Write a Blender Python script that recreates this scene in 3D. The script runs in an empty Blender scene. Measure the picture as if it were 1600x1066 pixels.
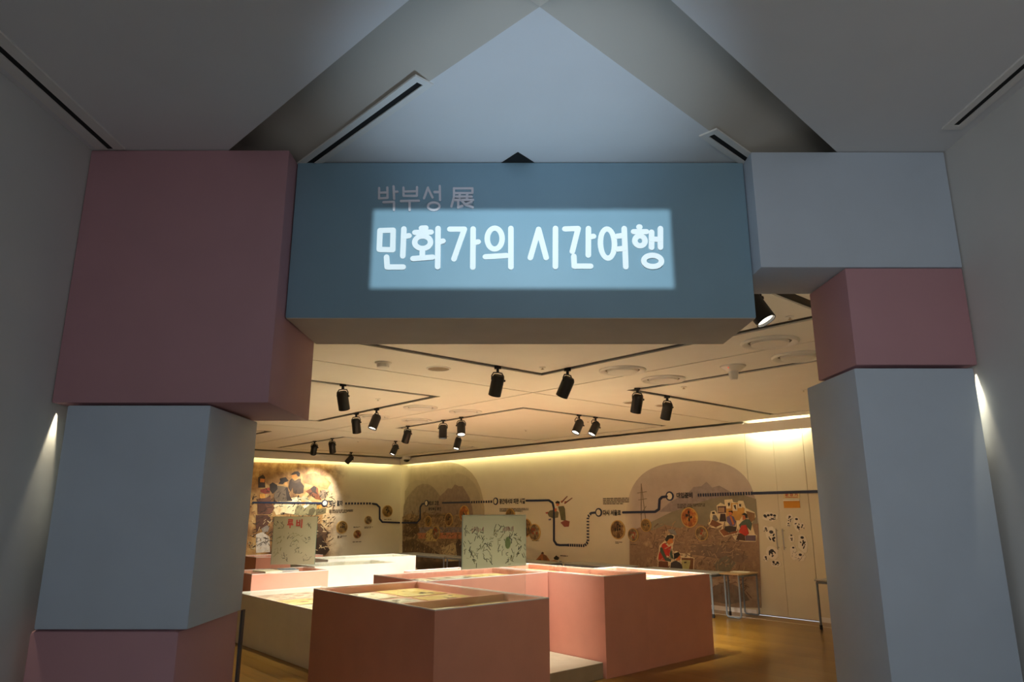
import bpy, bmesh, math, random
from mathutils import Vector, Matrix

# ------------------------------------------------------------ camera, world, big lights
scene = bpy.context.scene
COL = scene.collection
cam_d = bpy.data.cameras.new('camera')
cam = bpy.data.objects.new('camera', cam_d)
COL.objects.link(cam)
cam_d.sensor_width = 36.0
cam_d.lens = 36.0 * 1090.0 / 1600.0
cam_d.clip_start = 0.05
cam.location = (0, 0, 1.6)
cam.rotation_euler = (math.radians(90) + math.atan(267 / 1090.0), 0, 0)
scene.camera = cam

world = bpy.data.worlds.new('lobby_light')
scene.world = world
world.use_nodes = True
world.node_tree.nodes['Background'].inputs[0].default_value = (0.92, 0.96, 1.0, 1)
world.node_tree.nodes['Background'].inputs[1].default_value = 0.83

scene.view_settings.view_transform = 'Standard'
scene.view_settings.look = 'None'
scene.view_settings.exposure = 0.0
scene.view_settings.gamma = 1.0
scene.view_settings.use_curve_mapping = False

random.seed(7)
WARM = (1.0, 0.96, 0.82)
PROJECTOR_W = 560.0
SPOT_W = 610.0
COVE_S = 17.0

# the sign projector hangs under the lobby ceiling behind the visitor, square to the beam
pl = bpy.data.lights.new('sign_projector_light', 'SPOT')
pl.energy = PROJECTOR_W
pl.color = (0.70, 0.91, 1.0)
pl.spot_size = math.radians(40)
pl.spot_blend = 0.0
pl.shadow_soft_size = 0.004
pl.use_nodes = True
nt = pl.node_tree
em = nt.nodes['Emission']
tc = nt.nodes.new('ShaderNodeTexCoord')
sp = nt.nodes.new('ShaderNodeSeparateXYZ')
nt.links.new(tc.outputs['Normal'], sp.inputs[0])
def mth(op, a, b=None):
    n = nt.nodes.new('ShaderNodeMath'); n.operation = op
    for i, v in enumerate((a, b)):
        if v is None: continue
        if isinstance(v, (int, float)): n.inputs[i].default_value = v
        else: nt.links.new(v, n.inputs[i])
    return n.outputs[0]
def edge_mask(num, half):
    q = mth('ABSOLUTE', mth('DIVIDE', num, sp.outputs[2]))
    mr = nt.nodes.new('ShaderNodeMapRange'); mr.interpolation_type = 'SMOOTHSTEP'
    mr.inputs['From Min'].default_value = half - 0.004; mr.inputs['From Max'].default_value = half + 0.004
    mr.inputs['To Min'].default_value = 1.0; mr.inputs['To Max'].default_value = 0.0
    nt.links.new(q, mr.inputs['Value'])
    return mr.outputs[0]
PROJ_D = 4.2
mask = mth('MULTIPLY', edge_mask(sp.outputs[0], 0.683 / PROJ_D), edge_mask(sp.outputs[1], 0.19 / PROJ_D))
nt.links.new(mask, em.inputs['Strength'])
# added unseen lamp that brightens the ceiling over the gate
sl = bpy.data.lights.new('added_ceiling_light', 'SPOT')
sl.energy = 92.0; sl.color = (0.56, 0.77, 1.0); sl.spot_size = math.radians(43); sl.spot_blend = 1.0; sl.shadow_soft_size = 0.06
so = bpy.data.objects.new('added_ceiling_light', sl); COL.objects.link(so)
so.location = (0.06, 1.35, 1.05)
so.rotation_euler = (Vector((0.06, 2.42, 3.2)) - Vector(so.location)).to_track_quat('-Z', 'Y').to_euler()
# added lamps in the gaps beside the blocks, imitating leaking room light
for nm, lo, to, e in (('added_gap_light', (-1.904, 2.925, 2.032), (-1.915, 2.865, 1.35), 16.0), ('added_gap_light', (1.969, 2.925, 2.194), (1.978, 2.885, 1.55), 13.0)):
    gl = bpy.data.lights.new(nm, 'SPOT'); gl.energy = e; gl.color = (1.0, 0.86, 0.60); gl.spot_size = math.radians(31); gl.spot_blend = 0.75; gl.shadow_soft_size = 0.004
    go = bpy.data.objects.new(nm, gl); COL.objects.link(go); go.location = lo
    go.rotation_euler = (Vector(to) - Vector(lo)).to_track_quat('-Z', 'Y').to_euler()
# added unseen lamp behind the visitor, brightening the right-hand wall and blocks
ll = bpy.data.lights.new('added_hall_lamp', 'SPOT'); ll.energy = 120.0; ll.color = (1.0, 0.98, 0.94); ll.spot_size = math.radians(54); ll.spot_blend = 1.0; ll.shadow_soft_size = 0.5
lo_ = bpy.data.objects.new('added_hall_lamp', ll); COL.objects.link(lo_); lo_.location = (-1.3, -2.6, 1.9)
lo_.rotation_euler = (Vector((2.1, 2.6, 2.85)) - Vector(lo_.location)).to_track_quat('-Z', 'Y').to_euler()
po = bpy.data.objects.new('sign_projector_light', pl)
po.location = (0.045, 2.985 - PROJ_D, 2.765)
po.rotation_euler = (math.radians(90), 0, 0)
COL.objects.link(po)

# ------------------------------------------------------------ frames and helpers
KX, KY = -3.105, 19.94                      # far corner of the exhibition room
RA = math.radians(-48.8)                    # room x runs along the long wall, y out through it
CA, SA = math.cos(RA), math.sin(RA)
def fr(x, y, z=0.0):
    return Vector((KX + CA * x - SA * y, KY + SA * x + CA * y, z))

def lin(c):
    return tuple(((v / 255.0) / 12.92 if v / 255.0 <= 0.04045 else ((v / 255.0 + 0.055) / 1.055) ** 2.4) for v in c)

MATS = {}
def mat(name, rgb, rough=0.6, var=0.06, scale=8.0, bump=0.0, metallic=0.0, spec=0.5, coat=0.0, detail=4.0):
    """Principled with noise-varied base colour; rgb is linear albedo."""
    if name in MATS: return MATS[name]
    m = bpy.data.materials.new(name); m.use_nodes = True
    nt = m.node_tree; b = nt.nodes['Principled BSDF']
    t = nt.nodes.new('ShaderNodeTexCoord'); n = nt.nodes.new('ShaderNodeTexNoise')
    n.inputs['Scale'].default_value = scale; n.inputs['Detail'].default_value = detail
    nt.links.new(t.outputs['Object'], n.inputs['Vector'])
    r = nt.nodes.new('ShaderNodeValToRGB')
    lo = tuple(max(0, v * (1 - var)) for v in rgb); hi = tuple(min(1, v * (1 + var)) for v in rgb)
    r.color_ramp.elements[0].position = 0.3; r.color_ramp.elements[0].color = (*lo, 1)
    r.color_ramp.elements[1].position = 0.7; r.color_ramp.elements[1].color = (*hi, 1)
    nt.links.new(n.outputs['Fac'], r.inputs[0]); nt.links.new(r.outputs[0], b.inputs['Base Color'])
    b.inputs['Roughness'].default_value = rough; b.inputs['Metallic'].default_value = metallic
    b.inputs['Specular IOR Level'].default_value = spec
    if coat: b.inputs['Coat Weight'].default_value = coat
    if bump:
        bp = nt.nodes.new('ShaderNodeBump'); bp.inputs['Strength'].default_value = bump
        n2 = nt.nodes.new('ShaderNodeTexNoise'); n2.inputs['Scale'].default_value = scale * 20
        nt.links.new(t.outputs['Object'], n2.inputs['Vector'])
        nt.links.new(n2.outputs['Fac'], bp.inputs['Height']); nt.links.new(bp.outputs[0], b.inputs['Normal'])
    MATS[name] = m
    return m

def emit(name, rgb, s):
    if name in MATS: return MATS[name]
    m = bpy.data.materials.new(name); m.use_nodes = True
    nt = m.node_tree; nt.nodes.clear()
    o = nt.nodes.new('ShaderNodeOutputMaterial'); e = nt.nodes.new('ShaderNodeEmission')
    e.inputs[0].default_value = (*rgb, 1); e.inputs[1].default_value = s
    nt.links.new(e.outputs[0], o.inputs[0]); MATS[name] = m
    return m

def wash(name, cols, scale=3.0, fade=None, wall=(0.70, 0.635, 0.475), detail=8.0, stretch=(1, 1, 1), rough=0.6):
    """Printed watercolour: noise through a ramp, running out into the bare wall colour along fade=(axis, full, none)."""
    m = bpy.data.materials.new(name); m.use_nodes = True
    nt = m.node_tree; b = nt.nodes['Principled BSDF']; b.inputs['Roughness'].default_value = rough
    t = nt.nodes.new('ShaderNodeTexCoord'); mp = nt.nodes.new('ShaderNodeMapping'); mp.inputs['Scale'].default_value = stretch
    nt.links.new(t.outputs['Object'], mp.inputs[0])
    n = nt.nodes.new('ShaderNodeTexNoise'); n.inputs['Scale'].default_value = scale; n.inputs['Detail'].default_value = detail
    n.inputs['Roughness'].default_value = 0.62
    nt.links.new(mp.outputs[0], n.inputs['Vector'])
    r = nt.nodes.new('ShaderNodeValToRGB'); cr = r.color_ramp
    k = len(cols)
    cr.elements[0].position = 0.28; cr.elements[0].color = (*lin(cols[0]), 1)
    cr.elements[1].position = 0.72; cr.elements[1].color = (*lin(cols[-1]), 1)
    for i in range(1, k - 1):
        e = cr.elements.new(0.28 + 0.44 * i / (k - 1)); e.color = (*lin(cols[i]), 1)
    nt.links.new(n.outputs['Fac'], r.inputs[0])
    out = r.outputs[0]
    for fd in (fade or []):
        ax, f0, f1 = fd
        s = nt.nodes.new('ShaderNodeSeparateXYZ'); nt.links.new(t.outputs['Object'], s.inputs[0])
        ad = nt.nodes.new('ShaderNodeMath'); ad.operation = 'MULTIPLY_ADD'
        nt.links.new(n.outputs['Fac'], ad.inputs[0]); ad.inputs[1].default_value = abs(f1 - f0) * 0.9
        nt.links.new(s.outputs['XYZ'.index(ax)], ad.inputs[2])
        mr = nt.nodes.new('ShaderNodeMapRange'); mr.interpolation_type = 'SMOOTHSTEP'
        sh = abs(f1 - f0) * 0.45
        mr.inputs['From Min'].default_value = min(f0, f1) + sh; mr.inputs['From Max'].default_value = max(f0, f1) + sh
        if f0 > f1: mr.inputs['To Min'].default_value = 1.0; mr.inputs['To Max'].default_value = 0.0
        nt.links.new(ad.outputs[0], mr.inputs['Value'])
        mx = nt.nodes.new('ShaderNodeMix'); mx.data_type = 'RGBA'
        nt.links.new(mr.outputs[0], mx.inputs[0]); nt.links.new(out, mx.inputs[6]); mx.inputs[7].default_value = (*wall, 1)
        out = mx.outputs[2]
    nt.links.new(out, b.inputs['Base Color'])
    MATS[name] = m
    return m

def glass(name, tint=(0.97, 1.0, 0.98), gloss=1.0):
    m = bpy.data.materials.new(name); m.use_nodes = True
    nt = m.node_tree; nt.nodes.clear()
    o = nt.nodes.new('ShaderNodeOutputMaterial'); tr = nt.nodes.new('ShaderNodeBsdfTransparent'); g = nt.nodes.new('ShaderNodeBsdfGlossy')
    g.inputs['Roughness'].default_value = 0.03; tr.inputs[0].default_value = (*tint, 1)
    f = nt.nodes.new('ShaderNodeFresnel'); f.inputs[0].default_value = 1.45
    ml = nt.nodes.new('ShaderNodeMath'); ml.operation = 'MULTIPLY'; ml.inputs[1].default_value = gloss
    mx = nt.nodes.new('ShaderNodeMixShader')
    nt.links.new(f.outputs[0], ml.inputs[0]); nt.links.new(ml.outputs[0], mx.inputs[0])
    nt.links.new(tr.outputs[0], mx.inputs[1]); nt.links.new(g.outputs[0], mx.inputs[2]); nt.links.new(mx.outputs[0], o.inputs[0])
    MATS[name] = m
    return m

class B:
    """Collects shapes into one bmesh."""
    def __init__(s): s.bm = bmesh.new()
    def box(s, x0, x1, y0, y1, z0, z1, M=None):
        c = [(x0, y0, z0), (x1, y0, z0), (x1, y1, z0), (x0, y1, z0), (x0, y0, z1), (x1, y0, z1), (x1, y1, z1), (x0, y1, z1)]
        v = [s.bm.verts.new(M @ Vector(p) if M else p) for p in c]
        for f in ((0, 3, 2, 1), (4, 5, 6, 7), (0, 1, 5, 4), (1, 2, 6, 5), (2, 3, 7, 6), (3, 0, 4, 7)):
            s.bm.faces.new([v[i] for i in f])
        return s
    def prism(s, pts, to3, d0, d1):
        """polygon pts (2D) extruded between depths d0 and d1; to3(h, v, d) gives 3D."""
        a = [s.bm.verts.new(to3(h, v, d0)) for h, v in pts]; b = [s.bm.verts.new(to3(h, v, d1)) for h, v in pts]
        n = len(pts)
        s.bm.faces.new(a); s.bm.faces.new(b[::-1])
        for i in range(n): s.bm.faces.new((a[i], b[i], b[(i + 1) % n], a[(i + 1) % n]))
        return s
    def lathe(s, prof, seg=24, M=None, cap=True):
        """profile [(r, z)] spun about z."""
        rings = []
        for r, z in prof:
            rings.append([s.bm.verts.new((M @ Vector((r * math.cos(2 * math.pi * k / seg), r * math.sin(2 * math.pi * k / seg), z))) if M
                          else (r * math.cos(2 * math.pi * k / seg), r * math.sin(2 * math.pi * k / seg), z)) for k in range(seg)])
        for i in range(len(rings) - 1):
            for k in range(seg):
                s.bm.faces.new((rings[i][k], rings[i][(k + 1) % seg], rings[i + 1][(k + 1) % seg], rings[i + 1][k]))
        if cap:
            if prof[0][0] > 0: s.bm.faces.new(rings[0][::-1])
            if prof[-1][0] > 0: s.bm.faces.new(rings[-1])
        return s
    def tube(s, pts, r, seg=8):
        pts = [Vector(p) for p in pts]
        prev = None; rings = []
        for i, p in enumerate(pts):
            d = (pts[min(i + 1, len(pts) - 1)] - pts[max(i - 1, 0)]).normalized()
            u = d.orthogonal().normalized() if prev is None else (prev - d * prev.dot(d)).normalized()
            prev = u; w = d.cross(u)
            rings.append([s.bm.verts.new(p + r * (math.cos(2 * math.pi * k / seg) * u + math.sin(2 * math.pi * k / seg) * w)) for k in range(seg)])
        for i in range(len(rings) - 1):
            for k in range(seg):
                s.bm.faces.new((rings[i][k], rings[i][(k + 1) % seg], rings[i + 1][(k + 1) % seg], rings[i + 1][k]))
        s.bm.faces.new(rings[0][::-1]); s.bm.faces.new(rings[-1])
        return s
    def bevel(s, w, seg=2):
        bmesh.ops.bevel(s.bm, geom=list(s.bm.edges), offset=w, segments=seg, affect='EDGES', profile=0.5)
        return s
    def cut(s, co, no):
        bmesh.ops.bisect_plane(s.bm, geom=list(s.bm.verts) + list(s.bm.edges) + list(s.bm.faces), plane_co=co, plane_no=no, clear_outer=True)
        return s
    def obj(s, name, m, parent=None, loc=None, rz=0.0, smooth=False):
        bmesh.ops.recalc_face_normals(s.bm, faces=list(s.bm.faces))
        me = bpy.data.meshes.new(name); s.bm.to_mesh(me); s.bm.free()
        if smooth:
            for p in me.polygons: p.use_smooth = True
            try: me.set_sharp_from_angle(angle=math.radians(40))
            except Exception: pass
        me.materials.append(m)
        o = bpy.data.objects.new(name, me); COL.objects.link(o)
        if parent: o.parent = parent
        if loc is not None: o.location = loc
        o.rotation_euler[2] = rz
        return o

def tag(o, label=None, cat=None, group=None, kind=None):
    if label: o['label'] = label
    if cat: o['category'] = cat
    if group: o['group'] = group
    if kind: o['kind'] = kind
    return o
def empty(name, loc=(0, 0, 0), rz=0.0):
    o = bpy.data.objects.new(name, None); COL.objects.link(o); o.location = loc; o.rotation_euler[2] = rz
    o.empty_display_size = 0.1
    return o
def struct(o): o['kind'] = 'structure'; return o
KLOC = (KX, KY, 0)
def toR(h, v, d): return (h, -d, v)          # prints on the long wall (room y = 0)
def toL(h, v, d): return (d, h, v)           # prints on the far end wall (room x = 0)
def capsule(b, p, q, r, to3, d0, d1, seg=6):
    (x0, y0), (x1, y1) = p, q
    a = math.atan2(y1 - y0, x1 - x0)
    pts = [(x1 + r * math.cos(a - math.pi / 2 + math.pi * k / seg), y1 + r * math.sin(a - math.pi / 2 + math.pi * k / seg)) for k in range(seg + 1)]
    pts += [(x0 + r * math.cos(a + math.pi / 2 + math.pi * k / seg), y0 + r * math.sin(a + math.pi / 2 + math.pi * k / seg)) for k in range(seg + 1)]
    b.prism(pts, to3, d0, d1)
def ringpoly(b, cx, cy, rx, ry, w, to3, d0, d1, seg=28):
    for k in range(seg):
        a0, a1 = 2 * math.pi * k / seg, 2 * math.pi * (k + 1) / seg
        b.prism([(cx + (rx + w) * math.cos(a0), cy + (ry + w) * math.sin(a0)), (cx + (rx + w) * math.cos(a1), cy + (ry + w) * math.sin(a1)),
                 (cx + (rx - w) * math.cos(a1), cy + (ry - w) * math.sin(a1)), (cx + (rx - w) * math.cos(a0), cy + (ry - w) * math.sin(a0))], to3, d0, d1)
def oval(cx, cy, rx, ry, seg=24):
    return [(cx + rx * math.cos(2 * math.pi * k / seg), cy + ry * math.sin(2 * math.pi * k / seg)) for k in range(seg)]

# ------------------------------------------------------------ materials
M_hallwall = mat('hall_wall_paint', (0.66, 0.66, 0.64), 0.75, 0.03, 3, 0.05)
M_hallceil = mat('hall_ceiling_paint', (0.78, 0.78, 0.78), 0.8, 0.02, 3)
M_pink = mat('block_pink_paint', (0.50, 0.27, 0.30), 0.6, 0.03, 4, 0.04)
M_beam = mat('beam_blue_paint', (0.245, 0.385, 0.475), 0.55, 0.03, 4, 0.04)
M_pale = mat('block_pale_blue_paint', (0.52, 0.60, 0.70), 0.6, 0.03, 4, 0.04)
M_black = mat('black_metal', (0.012, 0.012, 0.013), 0.5, 0.1, 10)
M_dark = mat('dark_void', (0.01, 0.01, 0.01), 0.9, 0.1, 10)
M_letter = mat('white_letter_vinyl', (0.97, 0.97, 0.97), 0.6, 0.01, 4)
M_letter2 = mat('lilac_letter_vinyl', (0.74, 0.70, 0.74), 0.6, 0.01, 4)
M_wall = mat('room_wall_paint', (0.70, 0.635, 0.475), 0.7, 0.02, 3, 0.03)
M_ceil = mat('room_ceiling_paint', (0.90, 0.87, 0.80), 0.8, 0.015, 3)
M_white = mat('white_enamel', (0.82, 0.80, 0.76), 0.4, 0.02, 8)
M_cpink = mat('case_pink_paint', (0.70, 0.325, 0.245), 0.55, 0.03, 5, 0.03)
M_cwhite = mat('case_white_paint', (0.80, 0.77, 0.71), 0.55, 0.03, 5, 0.03)
M_glass = glass('case_glass', (0.97, 0.99, 0.98), 0.3)
M_navy = mat('navy_vinyl', lin((28, 40, 70)), 0.5, 0.05, 6)
M_ink = mat('black_ink', (0.02, 0.02, 0.025), 0.6, 0.1, 6)
M_steel = mat('grey_enamel_steel', (0.18, 0.21, 0.24), 0.45, 0.08, 10, metallic=0.2)
M_wood = mat('pale_desk_wood', (0.48, 0.33, 0.17), 0.45, 0.2, 6)
M_card = mat('white_card', (0.82, 0.78, 0.68), 0.6, 0.03, 6)
M_chrome = mat('brushed_steel', (0.6, 0.58, 0.52), 0.25, 0.05, 12, metallic=1.0)
_pc = {}
def ink(rgb, var=0.18, scale=9):
    """flat printed colour, sRGB"""
    k = tuple(rgb)
    if k not in _pc: _pc[k] = mat('print_%02x%02x%02x' % k, lin(rgb), 0.6, var, scale)
    return _pc[k]
# ------------------------------------------------------------ measured lettering and print outlines (metres on beam and walls)
TITLE = [[[(-0.604, 2.851), (-0.544, 2.853), (-0.542, 2.757), (-0.603, 2.759), (-0.604, 2.851)], [(-0.495, 2.859), (-0.495, 2.727)], [(-0.494, 2.82), (-0.47, 2.825)], [(-0.568, 2.721), (-0.563, 2.673), (-0.491, 2.673)]], [[(-0.415, 2.863), (-0.395, 2.864)], [(-0.444, 2.841), (-0.37, 2.843)], ('o', -0.407, 2.793, 0.036, 0.03), [(-0.407, 2.751), (-0.406, 2.717)], [(-0.448, 2.713), (-0.359, 2.72)], [(-0.338, 2.859), (-0.335, 2.673)], [(-0.331, 2.792), (-0.314, 2.797)]], [[(-0.285, 2.858), (-0.218, 2.858), (-0.263, 2.713)], [(-0.178, 2.859), (-0.177, 2.673)], [(-0.169, 2.792), (-0.154, 2.795)]], [('o', -0.079, 2.812, 0.034, 0.051), [(-0.121, 2.723), (-0.025, 2.729)], [(-0.005, 2.861), (-0.005, 2.673)]], [[(0.122, 2.857), (0.083, 2.719)], [(0.122, 2.857), (0.155, 2.719)], [(0.199, 2.861), (0.196, 2.675)]], [[(0.242, 2.859), (0.303, 2.861), (0.274, 2.749)], [(0.35, 2.861), (0.346, 2.731)], [(0.353, 2.818), (0.372, 2.822)], [(0.28, 2.725), (0.281, 2.677), (0.355, 2.677)]], [('o', 0.435, 2.788, 0.032, 0.071), [(0.514, 2.861), (0.514, 2.675)], [(0.479, 2.822), (0.51, 2.827)], [(0.48, 2.759), (0.511, 2.763)]], [[(0.582, 2.869), (0.586, 2.869)], [(0.556, 2.845), (0.615, 2.845)], ('o', 0.583, 2.8, 0.023, 0.024), [(0.638, 2.842), (0.634, 2.767)], [(0.679, 2.859), (0.674, 2.767)], [(0.636, 2.806), (0.676, 2.806)], ('o', 0.635, 2.701, 0.04, 0.027)]]
SUBTITLE = [[[(-0.618, 3.064), (-0.616, 3.011), (-0.577, 3.014), (-0.58, 3.066)], [(-0.617, 3.039), (-0.579, 3.041)], [(-0.551, 3.071), (-0.546, 3.008)], [(-0.548, 3.042), (-0.532, 3.044)], [(-0.594, 2.99), (-0.546, 2.992), (-0.544, 2.951)]], [[(-0.505, 3.066), (-0.503, 3.024), (-0.441, 3.024), (-0.442, 3.068)], [(-0.504, 3.045), (-0.441, 3.047)], [(-0.514, 2.997), (-0.431, 2.999)], [(-0.474, 2.997), (-0.472, 2.951)]], [[(-0.391, 3.066), (-0.408, 3.012)], [(-0.391, 3.062), (-0.368, 3.015)], [(-0.336, 3.073), (-0.333, 3.002)], [(-0.36, 3.042), (-0.335, 3.042)], ('o', -0.361, 2.97, 0.027, 0.019)], [[(-0.27, 3.062), (-0.184, 3.062), (-0.184, 3.038), (-0.269, 3.038)], [(-0.27, 3.062), (-0.269, 3.016), (-0.28, 2.97)], [(-0.243, 3.033), (-0.242, 3.001)], [(-0.208, 3.033), (-0.208, 3.001)], [(-0.259, 3.018), (-0.187, 3.018)], [(-0.266, 3.001), (-0.18, 3.001)], [(-0.249, 2.997), (-0.248, 2.963), (-0.229, 2.971)], [(-0.233, 2.997), (-0.214, 2.976), (-0.181, 2.964)], [(-0.186, 2.991), (-0.21, 2.978)]]]
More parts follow.
